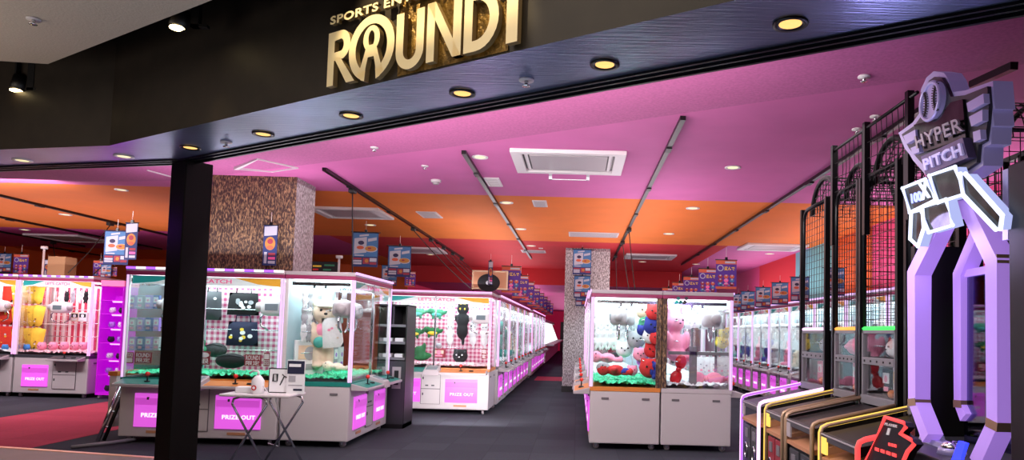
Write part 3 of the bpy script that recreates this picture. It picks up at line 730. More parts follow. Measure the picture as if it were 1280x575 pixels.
        if not single:
            s_ = MB(); s_.hexa([(-.13*k, -.22, .64), (.13*k, -.22, .64), (.13*k, 0, .64), (-.13*k, 0, .64)], [(-.12*k, -.2, .72), (.12*k, -.2, .72), (.12*k, 0, .79), (-.12*k, 0, .79)])
            o = s_.build('display_box', 'lgrey', t, bevel=.006)
            MB().hexa([(-.09*k, -.17, .731), (.09*k, -.17, .731), (.09*k, -.04, .776), (-.09*k, -.04, .776)], [(-.09*k, -.17, .735), (.09*k, -.17, .735), (.09*k, -.04, .78), (-.09*k, -.04, .78)]).build('display', 'screen', o)
    # case
    for sx_ in (-1, 1):
        for yy in (.0, D-.035):
            MB().box(sx_*w-(.035 if sx_ > 0 else 0), sx_*w+(.035 if sx_ < 0 else 0), yy, yy+.035, ZG0, ZG1).build('corner_post', 'white', t)
        MB().box(sx_*(w-.018)-.008, sx_*(w-.018)+.008, -.008, .0, ZG0, ZG1).build('led_strip', led, t)
        MB().box(sx_*(w+.004)-.004, sx_*(w+.004)+.004, .01, .025, ZG0, ZG1).build('led_strip', led, t)
    if not single: MB().box(-.012, .012, .0, .03, ZG0, ZG1).build('centre_post', 'chrome', t)
    MB().box(-w+.035, w-.035, .012, .017, ZG0, ZG1).build('glass_pane', 'glass', t)
    for sx_ in (-1, 1): MB().box(sx_*(w-.015)-.0025, sx_*(w-.015)+.0025, .035, D-.035, ZG0, ZG1).build('glass_pane', 'glass', t)
    bk = MB()
    if backsplit is None: bk.box(-w+.035, w-.035, D-.03, D-.005, ZG0, ZG1, 0)
    else: bk.box(-w+.035, backsplit, D-.03, D-.005, ZG0, ZG1, 1); bk.box(backsplit, w-.035, D-.03, D-.005, ZG0, ZG1, 0)
    bk.build('back_panel', [back, 'back_white'], t)
    rng = random.Random(hash(label) % 999 if False else len(label))
    bm_ = MB(); bumpy(bm_, -w+.04, w-.04, .05, D-.04, ZG0+.03, .045, int(60*k), 30, rng); bm_.build('chip_bed', chips, t)
    MB().box(-w+.04, -w*.05, .03, .05, ZG0, ZG0+.07).box(w*.25, w-.04, .03, .05, ZG0, ZG0+.05).build('prize_chute', 'glass', t)
    MB().box(-w+.05, w-.05, .05, D-.05, ZG1-.02, ZG1-.012).build('light_panel', light, t)
    h = MB(); h.box(-w-.008, w+.008, -.008, D+.002, ZG1, ZG1+.045, 0); h.box(-w-.008, w+.008, -.008, D+.002, ZG1+.045, H, 1); h.build('header', ['maroon', lid], t, bevel=.006)
    lb = MB(); n = 16 if striped else 1
    for i in range(n):
        x0, x1 = -w+W*i/n, -w+W*(i+1)/n
        lb.box(x0, x1, -.022, -.008, H-.022, H+.004, i % 2)
    lb.build('led_bar', ['led_violet', 'led_white'] if striped else [led], t)
    # banner behind the glass
    bn = MB(); y = .03
    bn.box(-w+.05, w-.05, y, y+.004, ZG1-.10, ZG1-.005, 0)
    for s0, m in ((-1, 1), (1, 2)):
        bn.quad((s0*(w-.05), y-.002, ZG1-.005), (s0*(w-.05), y-.002, ZG1-.10), (s0*(w-.32*k), y-.002, ZG1-.075), (s0*.35*w, y-.002, ZG1-.005), m=m)
    bn.build('header_banner', ['skyband', 'teal', 'gold'], t)
    if banner:
        text_on(banner, (-.3*k, .024, ZG1-.075), (.3*k, .024, ZG1-.075), (-.3*k, .024, ZG1-.025), (0, -1, 0), 'pinktext', 'banner_lettering', t, extr=.002, bold=.02)
    # gantry
    g = MB(); g.box(-w+.06, w-.06, .34, .37, ZG1-.10, ZG1-.07); g.box(-w+.06, w-.06, .47, .5, ZG1-.10, ZG1-.07)
    g.box(-w+.05, -w+.08, .06, D-.06, ZG1-.07, ZG1-.03); g.box(w-.08, w-.05, .06, D-.06, ZG1-.07, ZG1-.03); g.build('gantry', 'chrome', t)
    for (cx, cy) in claws: claw_unit(t, cx*k if not single else cx, cy, ZG1-.08, 1.1, clawcol)
    if rods:
        r_ = MB()
        for z in (ZG0+.32, ZG0+.57, ZG0+.82): r_.cyl((-w+.05, D-.2, z), (w-.05, D-.2, z), .006, 6)
        r_.build('hanging_rods', 'chrome', t)
    return t
YL = 7.95
ma = claw_machine('white claw machine with teal and orange decks behind the dark storefront pillar', (-4.325, YL, 0), 0, W=1.82, D=.82, striped=True, led='led_lilac', banner='LET\'S CATCH', backsplit=-.38, claws=((-.50, .32), (.70, .32)), rods=True)
mb2 = claw_machine('white corner claw machine with teal rim holding a beige teddy bear', (-2.595, YL+.80, 0), PI/2, W=1.6, D=.80, acc=('green_acc', 'green_acc'), back='back_white', led='led_lilac', claws=((-.62, .2), (.46, .4)), banner='TWIN', clawcol='lgrey')
mc = claw_machine('white claw machine with green dinosaur plush at the head of the aisle row', (-1.437-.925, 11.4, 0), 0, acc=('green_acc', 'orange_acc'), chips='chips_pink', led='led_pink', banner='LET\'S CATCH', claws=((-.6, .4), (.72, .35)))
# end-of-case lettering on the corner machine side glass
text_on('TWIN', atY(424, 363.5, YL-.004), atY(439, 363.5, YL-.004), atY(424, 359, YL-.004), (0, -1, 0), 'tealtext', 'side_lettering', None, extr=.002, bold=.03)
o = bpy.data.objects['side_lettering']; o.parent = mb2; o.matrix_parent_inverse = (Matrix.Translation(mb2.location) @ Matrix.Rotation(PI/2, 4, 'Z')).inverted()
G5 = 'aisle row claw machines'
row0 = claw_machine('white twin claw machine facing the aisle, first after the head machine of the long row', (-1.40, 12.3+.93, 0), PI/2, acc=('grey', 'grey'), back='back_white', led='led_pink', chips='chips_white', group=G5, light='case_light', casters=True)
for i in range(1, 8):
    c_ = copy_tree(row0); Y = 12.3+.93+1.9*i + (.55 if i > 3 else 0)
    place(c_, (-1.40+(.06 if i > 3 else 0), Y, 0), PI/2, 'white twin claw machine facing the aisle, %s machine along the long aisle row' % ORD[i])
# pair at right
G6 = None
md = claw_machine('white claw machine with orange rim and red blue plush pile, left of the right pair', (.165, 8.33+.925, 0), -PI/2, D=.85, H=1.92, acc=('orange_acc', 'orange_acc'), back='back_white', led='led_lilac', claws=((-.1, .5), (.5, .35)), clawcol='lgrey')
me_ = claw_machine('white claw machine with pink rabbit plush and grey crossbar, right of the right pair', (1.873, 8.33+.925, 0), PI/2, D=.85, H=1.92, acc=('cabinet', 'cabinet'), back='back_white', led='led_lilac', chips='chips_white', claws=((-.6, .2), (.5, .35)), clawcol='lgrey')
dv = MB().box(.805, .848, -.002, .05, .76, 1.82).build('end_pilaster', fur_d, md, rz=0)
for mm_, s_ in ((md, 1), (me_, -1)):
    mm_.children
dv.matrix_basis = Matrix(); dv.data = MB().box(*( (.925-.03, .928, .79, .85)), .75, 1.83).mesh('end_pilaster', fur_d)
MB().box(-.928, -.895, .79, .85, .75, 1.83).build('end_pilaster', fur_d, me_)  # fur paper on both end posts paints in the brown column's reflection
G7 = 'machines behind the right pair, left side'
for i in range(3):
    c_ = copy_tree(row0) ; place(c_, (.165, 10.25+.93+1.9*i, 0), -PI/2, 'white twin claw machine behind the right pair facing the aisle, %s one back' % ORD[i]); c_['group'] = G7
G8 = 'machines behind the right pair, right side'
for i in range(2):
    c_ = copy_tree(row0); place(c_, (1.873, 10.25+.93+1.9*i, 0), PI/2, 'white twin claw machine behind the pink rabbit machine, %s one back' % ORD[i]); c_['group'] = G8
# wall row at right
G9 = 'right wall row claw machines'
wr = claw_machine('white narrow claw machine by the right wall, farthest from the cage of its row', (4.2, 20.2, 0), -PI/2, W=1.40, D=.8, acc=('grey', 'grey'), back='back_white', led='led_lilac', chips='chips_white', group=G9, banner='LUCKY', light='case_light', H=2.1, clawcol='white')
for i in range(1, 10):
    c_ = copy_tree(wr); place(c_, (4.2, 20.2-1.45*i, 0), -PI/2, 'white narrow claw machine by the right wall, %s from the far end' % ORD[i])
# left back row
G10 = 'left back row claw machines'
ls = claw_machine('white claw machine with yellow snack bags, beside the magenta lit case', (-9.312, 12.25, 0), 0, W=1.32, D=.84, acc=('dgrey', 'dgrey'), back='stripes', chips='chips_pink', led='led_pink', single=True, striped=True, H=2.16, group=None, light='pink_light', banner='LET\'S CATCH', claws=((-.12, .32),))
l2 = claw_machine('white claw machine with red snack bags, cut by the left photo edge', (-10.66, 12.25, 0), 0, W=1.32, D=.84, acc=('dgrey', 'dgrey'), back='stripes', chips='chips_white', led='led_pink', single=True, striped=True, H=2.16, group=None, light='pink_light', claws=((.1, .32),))
# magenta display case
t = thing('display_case', 'tall magenta lit glass display case with shelves beside the left back machines', 'display case', (-8.30, 12.25, 0))
mb = MB(); mb.box(-.2, .2, .36, .4, .09, 2.0); mb.box(-.2, -.185, 0, .36, .09, 2.0); mb.box(.185, .2, 0, .36, .09, 2.0); mb.box(-.2, .2, 0, .4, .07, .11); mb.build('shell', 'magenta_glow', t)
for z in (.42, .68, .98, 1.24, 1.5, 1.74): MB().box(-.185, .185, .01, .36, z, z+.012).build('shelf', 'magenta_glow', t)
for z in (.41, .67, .97, 1.23, 1.49, 1.73): MB().cyl((-.1, .18, z), (.1, .18, z), .018, 10).build('lamp', 'magenta_hot', t)
MB().box(-.2, .2, -.004, .0, .11, 2.0).build('glass_door', 'glass', t)
MB().box(-.21, .21, -.01, .41, 2.0, 2.1).build('top_cap', 'pinktext', t)
for x in (-.15, .15):
    MB().cyl((x-.015, .06, .038), (x+.015, .06, .038), .037, 12).box(x-.02, x+.02, .04, .08, .04, .08).build('caster', 'lgrey', t)
# far end of the aisle row: white game cabinets with bright tilted screens
def screen_cab(label, Y):
    t = thing('screen_cabinet', label, 'game cabinet', (-1.32, Y, 0), PI/2, 'white screen cabinets at the far end of the aisle row')
    MB().box(-1.5, 1.5, .0, .9, .06, .85).build('cabinet', 'white', t, bevel=.02)
    MB().box(-1.45, 1.45, .05, .85, 0, .06).build('plinth', 'dgrey', t)
    MB().box(-1.5, 1.5, -.35, .02, .78, .85).build('counter', 'lgrey', t, bevel=.01)
    MB().hexa([(-1.45, .05, .85), (1.45, .05, .85), (1.45, .5, .85), (-1.45, .5, .85)], [(-1.45, .45, 1.85), (1.45, .45, 1.85), (1.45, .5, 1.85), (-1.45, .5, 1.85)]).build('screen', emis('white_screen', (.9, .97, 1), 1.6) if 'white_screen' not in bpy.data.materials else bpy.data.materials['white_screen'], t)
    MB().box(-1.5, 1.5, .3, .9, 1.85, 2.0).build('header', 'lgrey', t, bevel=.01)
    return t
for i in range(6): screen_cab('white game cabinet with bright tilted screen, %s of the far aisle group' % ORD[i], 30.3+3.1*i)

# ------------------------------------------------------------------ soft prizes
def remesh(mb, vox=.016, smooth=4):
    me = mb.mesh('body', []) if False else None
    me = bpy.data.meshes.new('body'); me.from_pydata(mb.v, [], mb.f); me.update()
    o = bpy.data.objects.new('tmp_body', me); COL.objects.link(o)
    r = o.modifiers.new('r', 'REMESH'); r.mode = 'VOXEL'; r.voxel_size = vox; r.use_smooth_shade = True
    s_ = o.modifiers.new('s', 'SMOOTH'); s_.iterations = smooth; s_.factor = .5
    dg = bpy.context.evaluated_depsgraph_get(); dg.update()
    out = bpy.data.meshes.new_from_object(o.evaluated_get(dg)); bpy.data.objects.remove(o); bpy.data.meshes.remove(me)
    out.name = 'body'; out.materials.clear(); out.materials.append(M['white'])
    return out
SH = {}
def shape(n):
    if n in SH: return SH[n]
    b = MB(); fc = MB()
    if n == 'bear':      # sitting, faces -y, about .48 tall
        b.sph((0,0,.14), (.13,.11,.15)); b.sph((0,-.01,.36), (.12,.11,.11))
        for s in (-1, 1):
            b.sph((s*.09, 0, .46), (.045,.03,.045)); b.sph((s*.135,-.05,.19), (.045,.06,.09)); b.sph((s*.08,-.14,.06), (.06,.11,.06))
        b.sph((0,-.11,.33), (.05,.045,.04))
        for s in (-1, 1): fc.sph((s*.045,-.107,.385), .014, 0, 8, 6)
        fc.sph((0,-.155,.345), (.018,.01,.012), 0, 8, 6)
    elif n == 'standbear':
        b.sph((0,0,.36), (.095,.09,.16)); b.sph((0,-.01,.60), (.13,.12,.12)); b.sph((0,-.12,.57), (.055,.05,.045))
        for s in (-1, 1):
            b.sph((s*.10,0,.70), (.045,.03,.045)); b.sph((s*.115,-.03,.38), (.04,.045,.13)); b.sph((s*.06,-.01,.13), (.055,.055,.17)); b.sph((s*.06,-.05,.03), (.055,.085,.035))
        for s in (-1, 1): fc.sph((s*.045,-.118,.625), .014, 0, 8, 6)
        fc.sph((0,-.168,.585), (.02,.01,.014), 0, 8, 6)
    elif n == 'hang':    # flat hanging animal with long ears
        b.sph((0,0,-.12), (.075,.04,.085)); b.sph((0,0,-.26), (.065,.04,.09))
        for s in (-1, 1): b.sph((s*.04,0,-.03), (.02,.018,.06)); b.sph((s*.07,-.01,-.24), (.02,.02,.06)); b.sph((s*.035,-.01,-.36), (.025,.025,.05))
        for s in (-1, 1): fc.sph((s*.028,-.038,-.11), .008, 0, 8, 6)
        fc.sph((0,-.044,-.13), (.008,.005,.005), 0, 8, 6)
    elif n == 'longcat':
        b.sph((0,0,-.1), (.11,.06,.1)); b.sph((0,0,-.3), (.11,.06,.15)); b.sph((0,0,-.48), (.105,.06,.15)); b.sph((.02,0,-.66), (.03,.03,.08))
        for s in (-1, 1): b.sph((s*.07,0,-.01), (.03,.025,.04)); b.sph((s*.11,-.02,-.26), (.03,.03,.06))
        for s in (-1, 1): fc.sph((s*.04,-.054,-.1), (.013,.01,.018), 0, 8, 6)
    elif n == 'dino':    # long body on its belly, snout left
        b.sph((0,0,0), (.16,.09,.1)); b.sph((-.14,-.02,.06), (.09,.08,.075)); b.sph((-.21,-.03,.04), (.06,.055,.04)); b.sph((.15,0,.02), (.09,.05,.05)); b.sph((.22,0,.06), (.05,.03,.03))
        for x in (-.08, .09): b.sph((x,-.05,-.1), (.035,.04,.05))
        for i in range(4): b.sph((-.08+.07*i,0,.1), (.022,.015,.03))
        fc.sph((-.15,-.095,.085), .014, 0, 8, 6); fc.sph((-.25,-.06,.055), .006, 0, 6, 5)
    elif n == 'ball':
        b.sph((0,0,.1), (.11,.1,.1)); 
        for s in (-1, 1): b.sph((s*.07,0,.18), (.03,.025,.035))
        for s in (-1, 1): fc.sph((s*.04,-.092,.12), .011, 0, 8, 6)
        fc.sph((0,-.1,.09), (.012,.008,.008), 0, 8, 6)
    elif n == 'doll':    # lying on its back, head left
        b.sph((-.17,0,.1), (.1,.1,.1)); b.sph((.02,0,.085), (.13,.1,.085))
        for s in (-1, 1): b.sph((.17,s*.06,.06), (.08,.04,.045)); b.sph((.24,s*.07,.07), (.035,.045,.06)); b.sph((-.02,s*.12,.1), (.05,.07,.04))
        for s in (-1, 1): fc.sph((-.17-.01,-.085+.0,.13+s*.03), .012, 0, 8, 6)
    elif n == 'rabbit':
        b.sph((0,0,.2), (.13,.11,.2)); b.sph((0,-.01,.5), (.13,.12,.13))
        for s in (-1, 1):
            b.sph((s*.08,0,.74), (.05,.035,.17)); b.sph((s*.15,-.06,.28), (.05,.06,.12)); b.sph((s*.08,-.14,.07), (.065,.13,.07))
        for s in (-1, 1): fc.sph((s*.05,-.115,.53), .014, 0, 8, 6)
        fc.sph((0,-.13,.49), (.016,.01,.01), 0, 8, 6)
    elif n == 'hat':
        b.sph((0,0,.08), (.16,.11,.08)); b.sph((-.03,0,.17), (.11,.08,.1)); b.sph((.05,0,.25), (.04,.04,.08)); b.sph((.1,0,.1), (.1,.05,.05))
        fc.sph((-.07,-.1,.1), .012, 0, 8, 6)
    SH[n] = (remesh(b, .018 if n != 'rabbit' else .024), fc.mesh('face', 'black') if fc.f else None)
    return SH[n]
def plush(kind, name, label, cat, p, col, rz=0, s=1.0, group=None, rx=0, ry=0, face='black'):
    body, fc = shape(kind)
    t = thing(name, label, cat, p, rz, group); t.rotation_euler = (rx, ry, rz); t.scale = (s, s, s)
    o = link('body', body, t); o.material_slots[0].link = 'OBJECT'; o.material_slots[0].material = M[col] if isinstance(col, str) else col
    if fc:
        f = link('face', fc, t); f.material_slots[0].link = 'OBJECT'; f.material_slots[0].material = M[face]
    return t
def band(t, pts, r, m, name, n=8):
    return MB().tube(pts, r, n).build(name, m, t)
for nm, c_ in dict(pl_beige=(226,204,182), pl_white=(226,226,228), pl_green=(58,130,96), pl_dgreen=(30,98,52), pl_black=(26,24,28), pl_red=(206,44,46), pl_blue=(40,48,140), pl_pink=(244,150,180),
                   pl_yellow=(244,206,66), pl_grey=(168,166,172), pl_skin=(240,206,176), pl_lilac=(176,130,214), pl_redsnack=(226,60,40), pl_navy=(30,34,62), pl_teal=(80,170,160), pl_cream=(246,236,214)).items():
    M[nm] = mat(nm, S(*c_), .85, noise=.06, nscale=30)
def bag(name, label, cat, p, w, h, d, col, group=None, motif=None, handle=True, rz=0, ry=0):
    """soft bag hanging: top centre at p."""
    t = thing(name, label, cat, p, rz, group); t.rotation_euler = (0, ry, rz)
    mb = MB(); nx, nz = 6, 6; vs = []; fs = []
    for sd in (-1, 1):
        for j in range(nz+1):
            for i in range(nx+1):
                u, v = i/nx*2-1, j/nz*2-1
                vs.append((u*w/2*(1-.06*v), sd*d/2*max(0, (1-u**4)*(1-v**4))**.5, -h/2+v*h/2))
    q = (nx+1)*(nz+1)
    for j in range(nz):
        for i in range(nx):
            a = j*(nx+1)+i; fs.append((a, a+1, a+nx+2, a+nx+1)); fs.append((q+a, q+a+nx+1, q+a+nx+2, q+a+1))
    mb.add(vs, fs, 0, True); b_ = mb.build('bag_body', col, t)
    if handle: MB().tube([(-w*.25, 0, -.01), (-w*.22, 0, h*.25), (w*.22, 0, h*.25), (w*.25, 0, -.01)], .008, 6).build('handle', col, t)
    if motif:
        rng = random.Random(len(label)); m_ = MB()
        for i in range(motif[1]):
            cx, cz = rng.uniform(-.33, .33)*w, -h*rng.uniform(.25, .8); r = rng.uniform(.03, .07)*max(w, .2)*1.3
            disc(m_, cx, cz, r, r*.8, -d/2-.012-.001*i, i % 2, 10)
        m_.build('print', list(motif[0]), b_)
    return t
def package(name, label, cat, p, w, h, d, col, col2=None, group=None, rz=0, ry=0, rx=0):
    t = thing(name, label, cat, p, rz, group); t.rotation_euler = (rx, ry, rz)
    MB().box(-w/2, w/2, -d/2, d/2, 0, h).build('carton', col, t, bevel=.006)
    if col2:
        m_ = MB(); rect(m_, -w*.4, w*.4, h*.45, h*.85, -d/2-.002, 0); rect(m_, -w*.3, w*.3, h*.15, h*.32, -d/2-.002, 1); disc(m_, 0, h*.62, w*.2, w*.2, -d/2-.004, 1)
        m_.build('printed_face', list(col2), t)
    return t
def placard(label, pa, pb, Y, col, txt=None, tcol='paper', group=None):
    """standing card between pixel corners pa (left top), pb (right bottom) at depth Y"""
    a, b = atY(*pa, Y), atY(*pb, Y); w, h = b.x-a.x, a.z-b.z
    t = thing('sign_card', label, 'sign', ((a.x+b.x)/2, Y, b.z), 0, group)
    MB().box(-w/2, w/2, 0, .008, 0, h).build('card', col, t)
    if txt:
        k = len(txt)
        for i, s_ in enumerate(txt):
            z1 = h*(.92-.9*i/k); z0 = h*(.92-.9*(i+1)/k)+h*.06
            text_on(s_, (-w*.42, -.001, z0), (w*.42, -.001, z0), (-w*.42, -.001, z1), (0, -1, 0), tcol, 'lettering', t, extr=.002, bold=.015)
    return t

# left front machine
bag('backpack', 'dark grey backpack hanging on pink gingham in front left machine', 'backpack', atY(266, 364, 8.62), .24, .36, .1, 'dgrey', motif=(('pl_grey', 'paper'), 2))
bag('tote_bag', 'black bag with white cartoon print, upper one on pink gingham', 'bag', atY(305, 366, 8.62), .38, .28, .08, 'pl_black', motif=(('paper', 'pl_grey'), 9))
bag('tote_bag', 'navy tote bag with pale prints, lower one on pink gingham', 'bag', atY(304, 402, 8.6), .38, .30, .08, 'pl_navy', motif=(('paper', 'pl_yellow'), 8))
def pouch(label, pa, pb, Y, col):
    a, b = atY(*pa, Y), atY(*pb, Y); w, h = b.x-a.x, a.z-b.z
    t = thing('pouch', label, 'pouch', ((a.x+b.x)/2, Y, b.z), 0)
    MB().sph((0, 0, h/2), (w/2, .09, h/2), 0, 16, 10).build('pouch_body', col, t)
    MB().tube([(-w*.4, -.05, h*.78), (0, -.07, h*.93), (w*.4, -.05, h*.78)], .006, 6).build('zipper', 'dgrey', t)
pouch('dark checked pouch lying behind the black long pouch', (256, 428), (283, 447), 8.55, mat('dark_check', S(58, 60, 62), .8, noise=.3, nscale=40))
pouch('long black pouch lying on green chips behind the folding table', (270, 441), (308, 461), 8.3, 'pl_black')
placard('dark red card with pale lettering beside the long black pouch', (306, 443), (326, 458), 8.0, 'redcard', ('ROUND1', '限定'))
placard('wide dark red card with pale lettering left of the storefront pillar', (169, 440), (189, 454), 8.0, 'redcard', ('ROUND1', '限定'))
placard('dark red card with pale emblem just right of the storefront pillar', (249, 439), (262, 456), 8.0, 'redcard', ('●', '限'))
placard('narrow red card at the right post of the front left machine', (330, 441), (336.5, 458), 8.0, 'redcard', ('一', '回'))
placard('narrow dark red card left of the wide one beside storefront pillar', (157, 440), (166, 454), 8.0, 'redcard', ('回', '一'))
plush('hat', 'plush_toy', 'small green plush beside the dark checked pouch', 'plush toy', atY(252, 441, 8.5), 'pl_green', s=.5)
k = 0
for r_, yy in enumerate((368, 396, 420)):
    for i in range(4):
        k += 1
        package('prize_box', 'violet-lit prize pack left of the storefront pillar, %s row %s from left' % (['top', 'middle', 'bottom'][r_], ORD[i]), 'prize box', atY(166+10*i, yy+18, 8.62), .075, .17, .05,
                ['pl_lilac', 'pl_grey', 'pl_lilac', 'pl_blue'][(i+r_) % 4], ('paper', 'pl_pink'), 'violet-lit prize packs')  # lilac and blue cartons carry the violet light in their colour
# corner machine
tb = plush('standbear', 'teddy_bear', 'tall beige teddy bear with cap standing in the corner machine', 'teddy bear', atY(403, 460, 8.4), 'pl_beige', rz=.4, s=1.12)
MB().sph((0, .01, .68), (.13, .125, .06), 0).sph((0, -.12, .665), (.09, .08, .015), 0).build('cap', 'pl_cream', tb)
MB().sph((0, -.004, .40), (.101, .095, .10), 0, 14, 10).build('shirt', 'pl_pink', tb); MB().sph((-.05, -.1, .28), (.06, .04, .06), 0).build('pouch', 'pl_teal', tb)
bag('tote_bag', 'white tote bag with pink oval prints beside the teddy bear', 'bag', atY(414, 397, 8.25), .24, .36, .05, 'pl_white', motif=(('pl_pink', 'pl_beige'), 4), ry=-.12)
k = 0
for r_, (yy, n) in enumerate(((362, 5), (380, 5), (396, 5))):
    for i in range(n):
        plush('hang', 'plush_toy', 'white plush hanging left of the teddy, %s row %s from left' % (['top', 'middle', 'lower'][r_], ORD[i]), 'plush toy', (-3.22, 8.10+.15*i, 1.84-.20*r_), ['pl_white', 'pl_grey'][(i+r_) % 2], rz=PI/2-.4, s=.62, group='white hanging plush in the corner machine', face='pl_grey')
package('prize_box', 'pale printed display board under the hanging white plush', 'board', (-3.22, 8.3, .80), .42, .42, .03, 'paper', ('pl_skin', 'pl_grey'), rz=PI/2-.5)
plush('doll', 'plush_toy', 'long cream plush lying on the chips at right of the corner machine', 'plush toy', atY(420, 464, 8.2), 'pl_cream', s=.6)
plush('ball', 'plush_toy', 'small brown tan plush seated at the teddy bear feet', 'plush toy', atY(410, 456, 8.6), 'pl_beige', s=.55)
for i in range(4):
    plush('hang', 'plush_toy', 'pale plush hanging behind the corner machine front glass, %s of four' % ORD[i], 'plush toy', (-3.15, 8.5+.22*i, 1.75), 'pl_white', rz=PI/2, s=.8, group='pale plush behind the corner front glass')
    package('prize_box', 'grey prize pack hanging low behind the corner front glass, %s of four' % ORD[i], 'prize box', (-3.2, 8.62+.22*i, .82), .15, .32, .08, ['pl_grey', 'pl_white'][i % 2], ('paper', 'pl_lilac'), 'grey packs in the corner machine', rz=PI/2)
# head machine of the aisle row
GD = 'green dinosaur plush'
for (x, y), l, c_ in [((522, 391), 'grey green dinosaur plush, upper left of four', 'pl_green'), ((546, 392), 'grey green dinosaur plush, upper right of four', 'pl_green'),
                 ((518, 416), 'bright green dinosaur plush, lower left of four', 'pl_dgreen'), ((541, 415), 'bright green dinosaur plush, lower right of four', 'pl_dgreen')]:
    t = plush('dino', 'plush_toy', l, 'plush toy', atY(x, y, 12.0), c_, s=.72, group=GD)
    MB().sph((0, -.03, -.02), (.13, .07, .06), 0).build('belly', 'pl_yellow' if c_ == 'pl_dgreen' else 'pl_teal', t)
for (x, y), l in [((564, 379), 'white hanging plush left of the black cat, upper'), ((563, 404), 'white hanging plush left of the black cat, lower'),
                  ((594, 380), 'white hanging plush right of the black cat, upper'), ((592, 404), 'white hanging plush right of the black cat, lower'), ((606, 405), 'white hanging plush at the right post, lower right')]:
    plush('longcat', 'plush_toy', l, 'plush toy', atY(x, y, 12.05), 'pl_white', s=.62, group='white long plush')
lc = plush('longcat', 'plush_toy', 'long black cat plush with gold star on top', 'plush toy', atY(579, 379, 11.95), 'pl_black', s=1.0, face='pl_yellow')
mb = MB(); mb.prism([(.09*(1 if i % 2 == 0 else .45)*math.cos(PI/2+i*PI/5), -.03, .03+.09*(1 if i % 2 == 0 else .45)*math.sin(PI/2+i*PI/5)) for i in range(10)], (0, .03, 0)); mb.build('star', 'pl_yellow', lc)
plush('hat', 'plush_toy', 'dark green witch hat plush on the pink chips', 'plush toy', atY(526, 451, 11.7), 'pl_dgreen', s=.95)
plush('ball', 'plush_toy', 'black plush head lying on the pink chips', 'plush toy', atY(575, 454, 11.7), 'pl_black', s=1.2, face='paper')
package('prize_box', 'small reddish carton standing between hat plush and black head', 'prize box', atY(549, 447, 11.8), .2, .15, .1, 'redcard', ('pl_beige', 'pl_pink'))
plush('ball', 'plush_toy', 'small grey plush sitting on the reddish carton', 'plush toy', atY(548, 436, 11.8), 'pl_grey', s=.5)
placard('dark red card at the right end of the dinosaur machine', (602, 436), (608, 449), 11.45, 'redcard', ('限', '定'))
placard('pale strip with pink lettering along the dinosaur machine floor', (507, 451), (592, 456), 11.5, 'skyband', ('LET\'S CATCH! PRIZE CHANCE',), 'pinktext')
# row machines: a few prizes behind the aisle glass
for i in range(4):
    for j in range(3):
        plush(['bear', 'ball', 'rabbit'][(i+j) % 3], 'plush_toy', 'pale plush behind aisle glass of row machine %s, %s from the near side' % (ORD[i], ORD[j]), 'plush toy', (-1.75, 12.6+1.9*i+.55*j, .80), ['pl_white', 'pl_grey', 'pl_teal', 'pl_cream'][(i+j) % 4], rz=PI/2, s=[1, 1.3, .8][j], group='plush in the aisle row')
# right pair, left machine
YR = 8.33
def pp(kind, x, y, Y, col, label, s=1.0, rz=0, rx=0, ry=0, face='black', group=None): return plush(kind, 'plush_toy', label, 'plush toy', atY(x, y, Y), col, rz, s, group, rx, ry, face)
d_ = pp('doll', 768, 470, 8.75, 'pl_red', 'plush doll in red with blue trousers lying on green chips', .85)
MB().sph((-.17, .01, .12), (.105, .1, .085), 0).build('hair', 'pl_grey', d_); MB().sph((.15, 0, .07), (.1, .1, .055), 0).build('trousers', 'pl_blue', d_)
pp('doll', 758, 454, 9.2, 'pl_pink', 'pink and grey plush doll lying behind the red one', .8)
pile = [('ball', 812, 473, 8.6, 'pl_red', 1.25, 'big round red plush at the bottom of the pile'), ('ball', 815, 448, 8.75, 'pl_red', 1.0, 'red plush second from the bottom of the pile'),
        ('bear', 820, 474, 8.5, 'pl_blue', .45, 'small dark blue plush at the lower right of the pile'), ('ball', 812, 430, 8.7, 'pl_white', .9, 'white plush head in the middle of the pile'),
        ('ball', 821, 432, 8.6, 'pl_red', .9, 'red plush cap in the middle of the pile'), ('ball', 817, 420, 8.65, 'pl_blue', 1.2, 'dark blue plush in the upper middle of the pile'),
        ('hat', 806, 412, 8.8, 'pl_green', .6, 'green and blue plush at the left of the pile'), ('ball', 803, 420, 8.75, 'pl_blue', .7, 'blue plush arm sticking left from the pile'),
        ('ball', 818, 401, 8.6, 'pl_red', 1.05, 'red capped plush head at the top of the pile'), ('ball', 806, 400, 8.9, 'pl_skin', 1.1, 'pale pink plush head at the top left of the pile'),
        ('ball', 800, 452, 9.0, 'pl_pink', .9, 'pink plush leaning on the left of the pile'), ('ball', 795, 436, 9.3, 'pl_grey', 1.2, 'grey round plush behind the pile'), ('ball', 780, 447, 9.4, 'pl_white', 1.1, 'white round plush at the back of the red blue machine'),
        ('ball', 790, 470, 9.0, 'pl_pink', .7, 'small pink plush on green chips beside the pile'), ('bear', 805, 462, 9.1, 'pl_lilac', .6, 'lilac plush tucked behind the red round plush')]
for kd, x, y, Y, c_, s_, l in pile: pp(kd, x, y, Y, c_, l, s_)
for r_ in range(2):
    for i in range(7):
        plush('hang', 'plush_toy', 'white plush hanging in the red blue plush machine, %s row %s from left' % (['upper', 'lower'][r_], ORD[i]), 'plush toy', atY(748+8*i, 385+24*r_, 9.6), 'pl_white', s=.8, group='white plush hung in the right pair', face='pl_grey')
